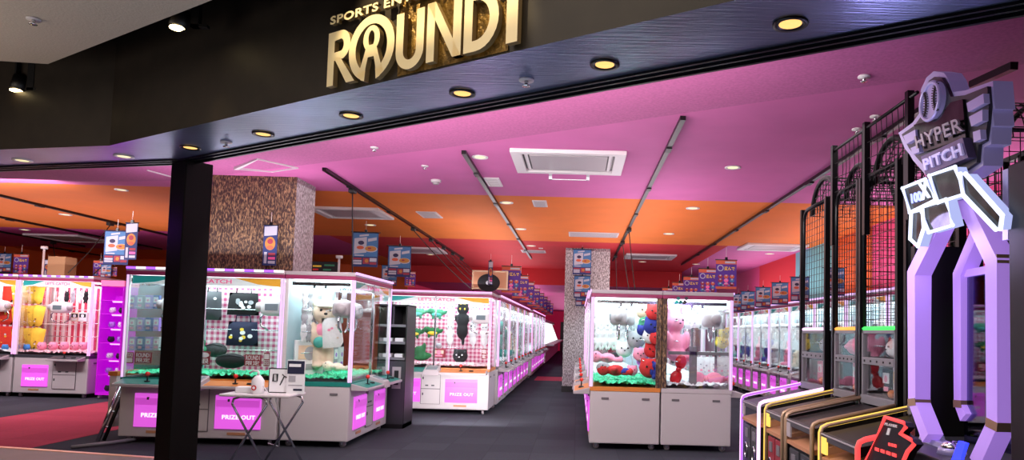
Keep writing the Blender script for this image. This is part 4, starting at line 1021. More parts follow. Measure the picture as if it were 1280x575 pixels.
# right pair, right machine
rb = pp('rabbit', 842, 452, 8.8, 'pl_pink', 'big pink rabbit plush leaning at the left of its machine', 1.0, rz=.5)
def bow(label, x, y, Y, col, s=1.0, rz=0):
    t = thing('bow', label, 'bow', atY(x, y, Y)); t.rotation_euler = (0, rz, 0); t.scale = (s,)*3
    for sg in (-1, 1):
        MB().sph((sg*.14, 0, 0), (.13, .06, .1), 0, 14, 10, Matrix.Rotation(sg*.15, 3, 'Y')).build('loop', col, t)
    MB().sph((0, -.01, 0), (.04, .06, .05), 0).build('knot', col, t)
bow('large glossy red satin bow standing upright in the pink machine', 848, 462, 8.55, mat('red_satin', S(214, 24, 40), .3), .72, PI/2+.3)
bow('pink bow lying low right of the grey crossbar post', 882, 473, 8.7, 'pl_pink', .8)
bow('small pink bow at the right corner of the pink machine', 908, 474, 8.8, 'pl_pink', .4)
for r_, (yy, n) in enumerate(((385, 6),)):
    for i in range(n): bag('gift_bag', 'white gift bag hanging in the pink machine, %s from left' % ORD[i], 'bag', atY(850+10*i, yy+2*(i % 2), 9.0+.12*(i % 2)), .13, .26, .06, 'pl_white', 'white gift bags', motif=(('pl_grey', 'paper'), 3))
for i, (x, y) in enumerate(((906, 424), (903, 436))): pp('ball', x, y, 9.2, 'pl_yellow', 'yellow plush at the right of the pink machine, %s one' % ['upper', 'lower'][i], .8)
for i in range(6): bag('gift_bag', 'white gift bag low behind the crossbar, %s from left' % ORD[i], 'bag', atY(868+8*i, 446, 9.3), .12, .26, .06, 'pl_white', 'white gift bags behind the crossbar', motif=(('pl_grey', 'pl_pink'), 3))
t = thing('crossbar_frame', 'grey metal cross frame standing inside the pink rabbit machine', 'frame', atY(866, 485, 8.42))
MB().box(-.045, .045, 0, .04, 0, .5).build('post', 'grey', t); MB().box(-.3, .46, .0, .03, .40, .44).build('crossbar', 'grey', t)
# colour dots logo on the header of the pink rabbit machine
mb = MB()
for i, (x, y) in enumerate(((848, 373), (858, 373), (846, 377.5), (851, 377.5), (856, 377.5))):
    p = atY(x, y, 8.322); disc(mb, p.x, p.z, .022, .022, 8.322, i % 3, 14)
o = mb.build('round_sticker', ['tealtext', 'dgrey', 'teal'], me_); o.matrix_parent_inverse = (Matrix.Translation(me_.location) @ Matrix.Rotation(PI/2, 4, 'Z')).inverted()
# wall row prizes
for i in range(10):
    for j in range(4):
        plush(['bear', 'ball', 'rabbit', 'ball'][(i+j) % 4], 'plush_toy', 'pale plush in right wall machine %s from the far end, %s in line' % (ORD[i], ORD[j]), 'plush toy', (4.45+.1*(j % 2), 20.2-1.45*i-.45+.3*j, .80), ['pl_white', 'pl_grey', 'pl_cream', 'pl_blue', 'pl_pink', 'pl_teal'][(i*2+j) % 6], rz=-PI/2, s=[.7, 1, .6, .9][j], group='plush in the right wall row')
    for j in range(3):
        bag('gift_bag', 'white bag hung in right wall machine %s from the far end, %s in line' % (ORD[i], ORD[j]), 'bag', (4.6, 20.2-1.45*i-.4+.4*j, 1.7), .16, .36, .06, ['pl_white', 'pl_grey'][j % 2], 'bags hung in the right wall row', rz=-PI/2, motif=(('paper', 'pl_grey'), 3))
# left back row: snack bags
YB = 12.25
shelves = MB()
t = thing('wire_shelf', 'white wire shelf unit holding snack bags in the left back machine', 'shelf', atY(38, 430, 12.85))
mb = MB()
for z in (.0, .38, .72):
    for yy in (-.12, 0, .12): mb.cyl((.14, yy, z), (.74, yy, z), .007, 6)
mb.cyl((.14, .12, 0), (.14, .12, 1), .01, 6); mb.cyl((.74, .12, 0), (.74, .12, 1), .01, 6); mb.build('rack', 'white', t)
mb = MB()
for i in range(7): mb.cyl((.28+.045*i, .13, .0), (.28+.045*i, .13, 1.0), .005, 5)
for i in range(9): mb.cyl((.26, .13, .1*i+.05), (.58, .13, .1*i+.05), .005, 5)
mb.build('grid_panel', 'white', t)
def snack(label, x, y, col, col2, s=1.0, ry=0):
    t = bag('snack_bag', label, 'snack bag', atY(x, y, 12.7), .26*s, .34*s, .1, col, 'snack bags', handle=False, ry=ry)
    return t
ry_ = [('top', 352), ('middle', 380), ('bottom', 408)]
for n_, yy in ry_:
    bag('snack_bag', 'red orange snack bag at far left, %s shelf' % n_, 'snack bag', atY(6, yy, 12.7), .32, .38, .12, 'pl_redsnack', 'red snack bags', handle=False, motif=(('pl_yellow', 'paper'), 3))
    for i, x in enumerate((22, 36, 50)):
        bag('snack_bag', 'yellow snack bag on the %s shelf, %s from left' % (n_, ORD[i]), 'snack bag', atY(x, yy+2, 12.6+.03*i), .25, .38, .12, 'pl_yellow', 'yellow snack bags', handle=False, motif=(('poster_pizza', 'paper'), 3), ry=.2*(i-1))
for i, x in enumerate((6, 20, 33)):
    plush('ball', 'plush_toy', 'blue fluffy prize on the machine floor, %s from left' % ORD[i], 'plush toy', atY(x, 438, 12.5), mat('blue_fluff', S(70, 140, 210), .9) if i == 0 else bpy.data.materials['blue_fluff'], s=.55)
for i, x in enumerate((52, 66, 80, 94, 104)):
    plush('ball', 'plush_toy', 'pink fluffy prize on the machine floor, %s from left' % ORD[i], 'plush toy', atY(x, 438, 12.5), 'pl_pink', s=.75, group='pink fluffy prizes')
for i, x in enumerate((76, 84, 92, 100, 108)):
    plush('hang', 'plush_toy', 'small black and white plush on the upper shelf, %s from left' % ORD[i], 'plush toy', atY(x, 363, 12.8), ['pl_white', 'pl_black', 'pl_grey', 'pl_white', 'pl_black'][i], s=.62)
for i, x in enumerate((94, 104)):
    package('prize_box', 'small framed picture box on red stripes, %s one' % ['left', 'right'][i], 'prize box', atY(x, 402, 12.8), .15, .17, .05, ['pl_beige', 'pl_white'][i], ('pl_black', 'paper'))
o = MB().box(-.3, .3, -.1, .1, 0, .012).build('clear_shelf', 'glass', loc=atY(96, 385, 12.85)); tag(o, 'clear shelf under the small black and white plush', 'shelf')
# magenta case goods
for r_, z in enumerate((.12, .435, .695, .995, 1.255, 1.515)):
    for i in range(2):
        plush('ball', 'prize_figure', 'small prize in the magenta case, shelf %s from bottom, %s' % (ORD[r_], ['left', 'right'][i]), 'prize', (-8.39+.17*i, 12.42, z), ['pl_black', 'pl_lilac', 'pl_white'][(r_+i) % 3], s=.55, group='goods in the magenta case')
# things on the left back machines
o = thing('carton_box', 'brown cardboard box on top of the left back machine', 'box', atY(77, 343, 12.8))
o.location.z = 2.162
MB().box(-.16, .16, -.15, .15, 0, .38).build('carton', mat('cardboard', S(150, 112, 78), .8), o, bevel=.004)
MB().box(-.02, .02, -.152, .152, .375, .384).box(-.16, .16, -.003, .003, .38, .384).build('tape', 'tan', o)
def stand(label, x, y0, y1, Y):
    a, b = atY(x, y0, Y), atY(x, y1, Y); b.z = 0; t = thing('signal_pole', label, 'pole', b)
    MB().cyl((0,0,0), (0,0,a.z-b.z), .02, 8).build('pole', 'white', t); MB().cyl((0,0,a.z-b.z), (0,0,a.z-b.z+.05), .06, 12).build('cap', 'white', t)
stand('white pole with round cap behind the left back machines', 53, 311, 345, 13.4)
stand('white pole with round cap behind the corner machine', 423, 323, 345, 12)
t = thing('wall_monitor', 'black monitor with small coloured text behind the corner machine', 'monitor', atY(405, 341, 12))
MB().box(-.24, .24, 0, .08, 0, .2).build('housing', 'black', t, bevel=.008)
mb = MB(); rect(mb, -.2, -.05, .1, .13, -.002, 0); rect(mb, 0, .18, .12, .15, -.002, 1); rect(mb, -.2, -.1, .04, .07, -.002, 2); rect(mb, -.02, .12, .04, .07, -.002, 1); mb.build('screen_text', ['pl_yellow', 'pl_green', 'pl_red'], t)
t = thing('framed_picture', 'framed picture of a black round disc above the dinosaur machine', 'picture', atY(612, 362, 12.15))
MB().box(-.32, .32, 0, .03, 0, .34).build('frame', 'tan_rail', t, bevel=.005)
mb = MB(); rect(mb, -.29, .29, .03, .31, -.002, 0); disc(mb, -.02, .12, .2, .16, -.004, 1, 24); disc(mb, -.02, .12, .05, .04, -.006, 2); mb.build('picture', ['tan', 'pl_black', 'pl_grey'], t)

# ------------------------------------------------------------------ black shelf cabinet, table, ladder
p = Vector((-2.58, 9.62, 0))
t = thing('shelf_cabinet', 'tall narrow black shelf cabinet between corner machine and aisle row', 'cabinet', p)
mb = MB(); H_ = 1.72; w0, w1, dd = -.2, .2, .5
mb.box(w0, w0+.02, 0, dd, 0, H_); mb.box(w1-.02, w1, 0, dd, 0, H_); mb.box(w0, w1, dd-.02, dd, 0, H_); mb.box(w0, w1, 0, dd, H_-.02, H_); mb.box(w0, w1, 0, dd, .0, .06); mb.build('carcass', 'black', t)
for z in (1.44, 1.2, .98): MB().box(w0+.02, w1-.02, .01, dd-.02, z-.035, z).build('shelf', 'grey', t)
MB().box(-.01, .01, .02, dd-.02, 1.44, H_-.02).build('divider', 'dgrey', t)
dn = MB().box(w0+.01, w1-.01, -.005, .015, .06, .93).build('front_panel', 'dgrey', t)
MB().box(.02, .14, -.014, -.005, .55, .85).box(-.12, -.08, -.014, -.005, .5, .85).build('bin_slot', 'lgrey', dn); MB().box(.05, .11, -.018, -.013, .6, .8).build('slot_opening', 'black', dn)
for i, z in enumerate((1.2, .98)):
    for j in range(2):
        package('carton_box', 'small white packet on the black cabinet %s shelf, %s' % (['upper', 'lower'][i], ['left', 'right'][j]), 'packet', p+Vector((-.08+.16*j, .1, z)), .12, .05, .1, 'paper', None)
t = thing('folding_table', 'small folding table with white top and crossed steel legs by the machines', 'table', (-3.15, 7.0, 0))
p = atY(330, 491, 7.0); zt = p.z
MB().box(-.345, .345, -.22, .2, zt-.025, zt).build('tabletop', 'white', t, bevel=.008)
for yy, s0 in ((-.17, 1), (-.17, -1), (.14, 1), (.14, -1)):
    off = .17 if yy > 0 else -.06
    pts = [Vector((s0*.19+off, yy, .0)), Vector((-s0*.17+off, yy, zt-.1)), Vector((-s0*.16+off, yy, zt-.05)), Vector((-s0*.1+off, yy, zt-.03)), Vector((off, yy, zt-.03))]
    MB().tube(pts, .012, 8).build('leg', 'chrome', t)
p = Vector((-3.08, 7.0, zt))
t = thing('sanitizer_bottle', 'white pump bottle with red mark on the folding table', 'bottle', p+Vector((-.1, -.08, 0)))
MB().tube([(0,0,0), (0,0,.01), (0,0,.13), (0,0,.16), (0,0,.18)], [.055, .06, .06, .04, .02], 16).build('bottle_body', 'paper', t)
MB().cyl((0,0,.18), (0,0,.22), .012, 8).tube([(0,0,.22), (-.05,0,.225), (-.09,0,.20)], .01, 8).build('pump', 'white', t)
mb = MB(); disc(mb, -.01, .06, .026, .026, -.062, 0); disc(mb, -.01, .06, .014, .014, -.064, 1); mb.build('red_mark', ['pl_red', 'paper'], t)
o = MB().box(-.09, .09, -.05, .05, 0, .06).build('tissue_box', 'paper', loc=p+Vector((-.24, -.02, 0)), bevel=.006); tag(o, 'low white box beside the pump bottle on folding table', 'box')
t = thing('sign_holder', 'white sign with black drawing on the folding table', 'sign', p+Vector((.07, .02, 0)))
MB().box(-.11, .11, 0, .01, 0, .25).build('frame', 'black', t); mb = MB(); rect(mb, -.1, .1, .01, .24, -.003, 0); mb.tube([(-.06,-.006,.12), (-.06,-.006,.19), (-.02,-.006,.19), (-.02,-.006,.12)], .006, 4, 1, True); mb.tube([(.01,-.006,.08), (.05,-.006,.17), (.03,-.006,.19)], .006, 4, 1); mb.tube([(.05,-.006,.17), (.075,-.006,.16)], .006, 4, 1); mb.build('printed_sheet', ['paper', 'black'], t)
t = thing('sign_holder', 'white and navy printed card stand at table right end', 'sign', p+Vector((.25, -.02, 0)))
MB().box(-.09, .09, 0, .01, 0, .34).build('frame', 'paper', t); mb = MB(); rect(mb, -.085, .085, .2, .33, -.003, 0); rect(mb, -.07, .05, .27, .3, -.005, 1); rect(mb, -.07, .0, .12, .18, -.003, 2); rect(mb, -.07, .07, .08, .09, -.003, 2); rect(mb, -.02, .07, .03, .05, -.003, 0); mb.build('printed_sheet', ['pl_navy', 'paper', 'pl_grey'], t)
o = MB().tube([(-3.16, 6.95, zt+.1), (-3.02, 6.8, zt+.02), (-2.95, 6.8, zt-.02), (-2.98, 7.0, .5), (-3.1, 7.3, .12), (-3.35, 7.6, .1)], .005, 6).build('charging_cable', 'paper'); tag(o, 'thin white cable hanging from the folding table', 'cable')
# leaning folded stand
t = thing('folded_stand', 'folded steel stand leaning on the left side of the front machine', 'stand', atZ(122, 553, 0))
e = atY(152, 478, 8.2)-t.location
MB().tube([(0, 0, .015), e], .022, 8).build('leg', 'chrome', t); MB().tube([(.05, .03, .015), e+Vector((.04, .04, -.02))], .02, 8).build('leg', 'bmetal', t)
for i in range(3): 
    q = e*(.25+.25*i); MB().cyl(q, q+Vector((.05, .03, 0)), .01, 6).build('rung', 'chrome', t)
t2_ = MB().tube([(-5.42, 7.5, .02), (-5.2, 7.75, .03), (-5.05, 8.0, .04)], .02, 6).build('outrigger_bar', 'grey'); tag(t2_, 'grey stabiliser bar on the floor under the front left machine', 'bar')
MB().box(-5.52, -5.42, 8.15, 8.55, .1, .76); 
sp = thing('side_panel', 'white side pocket panel at the left end of the front machine', 'panel', (-5.48, 8.2, 0))
MB().box(-.05, .04, 0, .5, .14, .78).build('panel', 'white', sp, bevel=.01); MB().box(-.06, .05, -.01, .51, .74, .79).build('rim', 'orange_acc', sp)

# ------------------------------------------------------------------ ball lanes with cages at right
XF, XB, ZF, ZB = 1.815, 2.46, .755, .90
LANES = [(7.59, 6.86, 'neon_pink', 'neon_pink', 'neon_pink', 'farthest of four, with pink neon edges', 'black'), (6.63, 6.07, 'neon_yellow', 'tan_rail', 'neon_amber', 'second from the far end, with yellow neon left edge', 'redcard'),
         (5.99, 5.31, 'tan_rail', 'tan_rail', 'neon_green', 'third from the far end, with unlit tan rails', 'black'), (5.15, 4.45, 'neon_yellow', 'neon_red', 'neon_yellow', 'nearest of four, with yellow neon left edge', 'black')]
def grid(mb, p, u, v, nu, nv, r=.005, m=0):
    p, u, v = Vector(p), Vector(u), Vector(v)
    for i in range(nu+1): mb.tube([p+u*(i/nu), p+u*(i/nu)+v], r, 4, m)
    for j in range(nv+1): mb.tube([p+v*(j/nv), p+v*(j/nv)+u], r, 4, m)
    return mb
for li, (yf, yn, nl, nr, nb, lab, ins) in enumerate(LANES):
    W = yf-yn; ym = (yf+yn)/2
    t = thing('ball_lane', 'black arcade ball lane at right, ' + lab, 'arcade lane', (XF, ym, 0), -PI/2, 'ball lanes')   # local x -> -Y, local y -> +X
    w = W/2; Dp = XB-XF
    m = MB(); m.hexa([(-w+.03, .03, 0), (w-.03, .03, 0), (w-.03, Dp, 0), (-w+.03, Dp, 0)], [(-w+.03, .03, .50), (w-.03, .03, .50), (w-.03, Dp, .50), (-w+.03, Dp, .50)]); m.build('base_cabinet', 'black', t)
    m = MB(); m.hexa([(-w+.03, .03, .64), (w-.03, .03, .64), (w-.03, Dp, .80), (-w+.03, Dp, .80)], [(-w+.03, .03, ZF-.05), (w-.03, .03, ZF-.05), (w-.03, Dp, ZB-.05), (-w+.03, Dp, ZB-.05)]); m.build('ramp_bed', 'black', t)
    m = MB(); m.hexa([(-w+.03, .0, .50), (w-.03, .0, .50), (w-.03, .3, .52), (-w+.03, .3, .52)], [(-w+.03, .0, .53), (w-.03, .0, .53), (w-.03, .3, .60), (-w+.03, .3, .60)]); m.build('ball_tray', 'tan', t)
    MB().box(-w+.03, w-.03, .0, .03, .655, .71).build('front_bar', 'dgrey', t)
    MB().box(-w+.03, w-.03, -.006, .0, .695, .705).build('bar_trim', 'lgrey', t)
    for sx_ in (-1, 1):
        x0 = -w*.42 if sx_ < 0 else w*.42
        d = MB().box(x0-w*.36, x0+w*.36, .01, .03, .06, .47).build('front_door', 'dgrey' if ins == 'black' else ins, t, bevel=.006)
        MB().box(x0-w*.12, x0+w*.18, .0, .012, .34, .43).build('coin_plate', 'grey', d)
        pts = [(x0+.05*math.cos(a*PI/8), .002, .2+.08*math.sin(a*PI/8)) for a in range(16)]
        MB().tube(pts, .008, 6, 0, True).build('handle_ring', 'chrome', d)
    MB().box(-w+.04, -w+.14, -.004, .01, .56, .68).build('side_light', 'neon_yellow' if 'yellow' in nl else 'lgrey', t)
    for sg, nm_ in ((-1, nl), (1, nr)):
        x = sg*(w-.01)
        for nn, mm, dx, rr in ((('neon_tube' if 'neon' in nm_ else 'edge_rail'), nm_, 0, .018), ('rail_backing', 'tan_rail' if li else 'led_violet', sg*.0-sg*.02, .012)):
            pts = [(x+dx, 0, .0), (x+dx, 0, ZF-.05), (x+dx, .012, ZF-.015), (x+dx, .05, ZF+.005), (x+dx, Dp, ZB)]
            MB().tube(pts, rr, 8).build(nn, mm, t)
    # back display unit
    y0 = Dp; dpt = .34
    f = MB()
    f.box(-w+.02, -w+.05, y0, y0+.05, .82, 1.48); f.box(w-.05, w-.02, y0, y0+.05, .82, 1.48); f.box(-w+.05, w-.05, y0-.005, y0+.04, 1.19, 1.25); f.box(-w+.02, w-.02, y0-.01, y0+.05, .86, .93); f.box(-w+.02, w-.02, y0, y0+.05, 1.45, 1.48)
    f.build('display_frame', 'grey', t, bevel=.004)
    bt = MB(); 
    for i in range(5): bt.cyl((-w+.1+(W-.2)*i/4, y0-.012, 1.22), (-w+.1+(W-.2)*i/4, y0-.004, 1.22), .009, 8)
    bt.build('bolts', 'black', t)
    MB().box(-w+.02, w-.02, y0+.3, y0+.34, .82, 1.48).box(-w+.0, -w+.02, y0, y0+dpt, .0, 1.48).box(w-.02, w, y0, y0+dpt, .0, 1.48).box(-w+.02, w-.02, y0+.02, y0+.32, .9, .93).build('display_shell', 'black', t)
    MB().box(-w+.05, w-.05, y0+.28, y0+.295, .95, 1.44).build('back_light', emis('display_glow', (.8, .78, .86), .55) if 'display_glow' not in bpy.data.materials else bpy.data.materials['display_glow'], t)
    MB().box(-w+.05, w-.05, y0+.015, y0+.02, .93, 1.45).build('glass_pane', 'glass', t)
    # cage
    nb_ = MB().tube([(-w+.02, y0+.02, 1.495), (w-.02, y0+.02, 1.495)], .016, 8).build('neon_strip', nb, t)
    cg = MB(); a = -w+.02; b = w-.02; zt_ = 2.8; rr = .14
    arc = [(a, y0+.02, 1.5), (a, y0+.02, zt_-rr)]+[(a+rr-rr*math.cos(q*PI/12), y0+.02, zt_-rr+rr*math.sin(q*PI/12)) for q in range(1, 7)]+[(b, y0+.02, zt_)]
    cg.tube(arc, .02, 8); cg.tube([(b, y0+.02, 1.5), (b, y0+.02, zt_)], .02, 8); cg.build('cage_frame', 'bmetal', t)
    nu, nv = 9, 18
    m = grid(MB(), (a, y0+.03, 1.5), (b-a, 0, 0), (0, 0, zt_-1.5-.02), nu, nv, .0032); m.build('mesh_panel', 'bmetal', t)
    m = MB(); ra = W*.5; n = 14
    pts = [(ra*math.cos(q*PI/n), y0+.12, zt_-.05+ra*.95*math.sin(q*PI/n)) for q in range(n+1)]
    m.tube(pts, .028, 6); m.build('cage_arch', 'bmetal', t); MB().tube([(x, y0+.7, z) for x, _, z in pts], .02, 6).build('cage_arch', 'bmetal', t)
    m = MB()
    for q in range(n+1): m.tube([(pts[q][0], y0+.12, pts[q][2]), (pts[q][0], y0+.7, pts[q][2])], .0045, 4)
    for j in range(8): m.tube([(x, y0+.12+.58*j/7, z) for x, _, z in pts], .0045, 4)
    for i in range(1, 9):
        x = -ra+2*ra*i/9; z1 = zt_-.05+ra*.95*math.sqrt(max(0, 1-(x/ra)**2)); m.tube([(x, y0+.12, zt_-.05), (x, y0+.12, z1)], .0045, 4)
    for j in range(1, 4):
        z = zt_-.05+ra*.25*j; hw = ra*math.sqrt(max(0, 1-((z-zt_+.05)/(ra*.95))**2)); m.tube([(-hw, y0+.12, z), (hw, y0+.12, z)], .0045, 4)
    m.build('arch_mesh', 'bmetal', t)
    m = MB(); grid(m, (w, y0+.05, 1.5), (0, .8, 0), (0, 0, 1.3), 11, 18, .0032); m.tube([(w, y0+.85, .9), (w, y0+.85, zt_), (w, y0, zt_)], .02, 6); m.build('side_mesh', 'bmetal', t)
    for x in (-w-.01, w+.01):
        MB().box(x-.02, x+.02, y0-.01, y0+.04, .5, zt_+.02).build('cage_post', 'bmetal', t)
# prizes behind the lane displays
for li, (yf, yn, *_r) in enumerate(LANES):
    nmn = ['farthest', 'second', 'third', 'nearest'][li]; ym = (yf+yn)/2
    for j in range(3):
        y = yf-.14-(yf-yn-.28)*j/2
        package('prize_box', 'boxed prize in the lower window of the %s ball lane, %s from left' % (nmn, ORD[j]), 'prize box', (XB+.2, y, .935), .15, .22+.02*((li+j) % 2), .08, [['pl_pink', 'pl_grey', 'pl_redsnack'], ['pl_pink', 'pl_pink', 'pl_lilac'], ['pl_black', 'pl_white', 'pl_lilac'], ['pl_grey', 'pl_red', 'pl_white']][li][j], (['paper', 'pl_pink'], ['pl_yellow', 'paper'], ['pl_white', 'pl_teal'])[j], 'boxed prizes in the ball lanes', rz=-PI/2)
    for j in range(2):
        tt = thing('prize_ball', 'small orange and black ball in the %s ball lane, %s one' % (nmn, ['left', 'right'][j]), 'ball', (XB+.07, ym-.1-.1*j, .932+.035)); MB().sph((0,0,0), .035, 0, 12, 8).build('ball', 'orange_acc', tt); MB().tube([(.036*math.cos(q*PI/6), 0, .036*math.sin(q*PI/6)) for q in range(12)], .003, 4, 0, True).build('seam', 'black', tt)
    plush(['ball', 'doll', 'ball', 'bear'][li], 'plush_toy', ['grey plush', 'pink plush', 'white plush', 'black plush'][li]+' lying in the upper window of the %s ball lane' % nmn, 'plush toy', (XB+.17, ym+.05, 1.25), ['pl_grey', 'pl_pink', 'pl_white', 'pl_black'][li], rz=-PI/2, s=.8)
# net rail above the cages
PY = (6.63, 5.88, 5.1)
t = thing('safety_net', 'black net strung between three posts above the lane cages', 'net', (2.46, 5.9, 2.7))
for y in PY: MB().box(-.025, .025, y-5.9-.025, y-5.9+.025, -.4, .58).build('post', 'bmetal', t)
MB().tube([(0, PY[0]-5.9+.02, .53), (0, PY[2]-5.9-.12, .53)], .016, 6).build('top_rail', 'bmetal', t)
mb = MB()
for a_, b_ in ((PY[0], PY[1]), (PY[1], PY[2])):
    for i in range(9):
        y = a_+(b_-a_)*i/8-5.9; mb.tube([(0, y, .53), (.01, y+.015*math.sin(i*2), .3), (0, y+.02, .05)], .0035, 4)
    for z in (.12, .26, .4): mb.tube([(0, a_-5.9, z), (0, (a_+b_)/2-5.9, z-.03), (0, b_-5.9, z)], .0035, 4)
mb.build('net', 'cord', t)
# dark cage of the big machine behind its sign
t = thing('cage', 'large dark wire cage behind the lilac baseball machine', 'cage', (3.0, 3.4, 0))
mb = MB()
for z, r in ((3.0, .03), (2.86, .05), (2.68, .02), (2.5, .035), (2.36, .035), (2.25, .05), (1.5, .04)): mb.tube([(0, -1.2, z), (0, .95, z)], r, 4)
for y in (-1.2, -.3, .35, .95): mb.tube([(0, y, 0), (0, y, 3.0)], .035, 4)
mb.build('frame', 'bmetal', t)
grid(MB(), (0, -1.2, 1.5), (0, 2.15, 0), (0, 0, 1.5), 30, 20, .006).build('mesh', 'bmetal', t)
grid(MB(), (0, -1.2, 3.0), (0, 2.15, 0), (.9, 0, .0), 26, 10, .006).build('roof_mesh', 'bmetal', t)
t = thing('cage', 'second dark wire cage layer further behind the baseball machine', 'cage', (3.5, 3.6, 0))
mb = MB()
for z, r in ((2.9, .03), (2.6, .03), (2.3, .04), (1.5, .04)): mb.tube([(0, -1.4, z), (0, 2.8, z)], r, 4)
for y in (-1.4, -.3, .75, 1.8, 2.8): mb.tube([(0, y, 0), (0, y, 2.9)], .03, 4)
mb.build('frame', 'bmetal', t); grid(MB(), (0, -1.4, 1.5), (0, 4.2, 0), (0, 0, 1.4), 46, 18, .006).build('mesh', 'bmetal', t)
for nz, nm_ in ((1.36, 'neon_green'), (1.28, 'neon_yellow')):
    o = MB().tube([(3.42, 2.4, nz), (3.42, 5.6, nz)], .022, 6).build('neon_strip', nm_); tag(o, '%s neon strip running behind the lilac arch' % ('green' if 'green' in nm_ else 'yellow'), 'neon light')

# ------------------------------------------------------------------ the baseball pitching machine
pm = thing('pitching_machine', 'lilac arched baseball pitching machine with winged baseball sign and dark deck', 'arcade machine', (2.0, 3.9, 0))
IM = Matrix.Translation(-Vector((2.0, 3.9, 0)))
def pb(mb, name, mats, parent=pm, bevel=0):
    o = mb.build(name, mats, parent, bevel=bevel)
    if parent == pm: o.matrix_parent_inverse = IM
    return o
XP = 2.05
def leg(pts, X, name, r=.062):
    q = [atX(x, y, X) for x, y in pts]
    o = pb(MB().tube(q, r, 4), name, 'lilac')
    for p0, p1, p2 in zip(q, q[1:], q[2:]):
        d = (p2-p0).normalized(); pb(MB().tube([p1-d*.022, p1+d*.022], r*1.07, 4), 'joint_band', 'tan_rail', o)
    return o
leg([(1188, 262), (1149, 342), (1149, 503), (1166, 548)], XP, 'arch_leg'); leg([(1216, 258), (1251, 327), (1251, 531), (1228, 580)], XP, 'arch_leg')
pb(MB().tube([atX(1184, 266, XP), atX(1222, 259, XP)], .06, 4), 'arch_beam', 'lilac')
leg([(1229, 285), (1205, 343), (1205, 505), (1212, 522)], 2.29, 'arch_leg', .055); leg([(1262, 278), (1306, 325), (1306, 540)], 2.29, 'arch_leg', .055)
pb(MB().tube([atX(1229, 285, 2.29), atX(1262, 278, 2.29)], .05, 4), 'arch_beam', 'lilac')
a, b = atX(1205, 343, 2.29), atX(1306, 325, 2.29)
pb(MB().tube([a, b], .03, 4), 'glass_rail', 'lilac')
mb = MB(); mb.box(2.285, 2.295, b.y, a.y, .82, a.z); pb(mb, 'glass_panel', 'dkglass')
# far side screen beside the left leg
mb = MB(); mb.box(2.12, 2.55, 4.33, 4.38, .3, 2.0); pb(mb, 'side_screen', 'black')
mb = MB(); mb.box(1.98, 2.95, 3.16, 4.36, .0, .76); pb(mb, 'base_cabinet', 'black', bevel=.02)
mb = MB(); mb.hexa([(1.86, 3.2, .70), (2.95, 3.2, .76), (2.95, 4.32, .76), (1.86, 4.32, .70)], [(1.86, 3.2, .80), (2.95, 3.2, .83), (2.95, 4.32, .83), (1.86, 4.32, .80)]); pb(mb, 'deck', 'dgrey', bevel=.01)
for (x, y), nm_ in (((1165, 545), 'trackball'), ((1190, 561), 'trackball')):
    p = atZ(x, y, .83); mb = MB(); mb.cyl((p.x, p.y, .80), (p.x, p.y, .835), .075, 20, 0, .065); mb.sph((p.x, p.y, .835), (.055, .055, .04), 1, 16, 8); pb(mb, nm_, ['lilac_plate', 'chrome'])
a = atZ(1178, 552, .83); mb = MB(); mb.hexa([(a.x-.06, a.y-.12, .8), (a.x+.02, a.y-.14, .8), (a.x+.04, a.y+.1, .8), (a.x-.04, a.y+.12, .8)], [(a.x-.06, a.y-.12, .835), (a.x+.02, a.y-.14, .835), (a.x+.04, a.y+.1, .835), (a.x-.04, a.y+.12, .835)]); pb(mb, 'deck_strip', 'lilac_plate')
mb = MB(); mb.box(1.968, 2.95, 2.93, 3.14, 0, 2.22); o = pb(mb, 'side_tower', 'black', bevel=.008)
mb = MB()
for z in (1.0, 1.4, 1.8, 2.1): mb.cyl((2.02, 3.141, z), (2.02, 3.148, z), .01, 8)
mb.build('bolts', 'chrome', o).matrix_parent_inverse = Matrix()
mb = MB().tube([atX(1262, 212, 2.05), atX(1262, 300, 2.05)], .03, 4); pb(mb, 'sign_bracket', 'lilac_plate')
# sign
XS = 1.98
NX = Vector((-1, 0, 0))
def sg(px, X): return [atX(x, y, X) for x, y in px]
sgn = pb(MB(), 'sign', 'lilac_plate') if False else None
back = [(1123,166), (1141,153), (1150,140), (1151,112), (1158,97), (1167,89), (1180,91), (1186,100), (1191,115), (1207,113), (1241,101), (1244,136), (1241,137), (1243,157), (1240,159), (1239,180), (1230,184), (1229,207), (1207,222), (1160,222), (1141,200), (1137,193), (1131,186)]
S0 = pb(MB().prism(sg(back, XS+.05), (.10, 0, 0)), 'sign_board', 'lilac_plate')
inner = [(1127,168), (1143,157), (1153,143), (1155,114), (1161,101), (1168,96), (1177,97), (1182,105), (1188,121), (1206,119), (1234,108), (1236,133), (1234,155), (1231,176), (1223,181), (1221,203), (1205,214), (1163,216), (1145,196), (1136,185)]
pb(MB().prism(sg(inner, XS+.03), (.03, 0, 0)), 'inner_board', 'dgrey', S0).matrix_parent_inverse = Matrix()
def sub(px, name, m_, th=.03, X=XS, parent=S0):
    return pb(MB().prism(sg(px, X), (th, 0, 0)), name, m_, parent)
for q in ([(1208,129),(1229,117),(1230,129),(1210,140)], [(1211,146),(1228,137),(1228,151),(1214,158)], [(1216,165),(1225,162),(1226,174),(1217,178)], [(1129,170),(1144,162),(1145,173),(1133,180)], [(1138,185),(1148,181),(1149,190),(1141,193)]): sub(q, 'wing_bar', 'lilac_plate')
sub([(1142,156), (1158,152), (1172,148), (1188,128), (1203,124), (1207,172), (1155,190)], 'mirror_panel', 'mirror', .015, XS+.012)
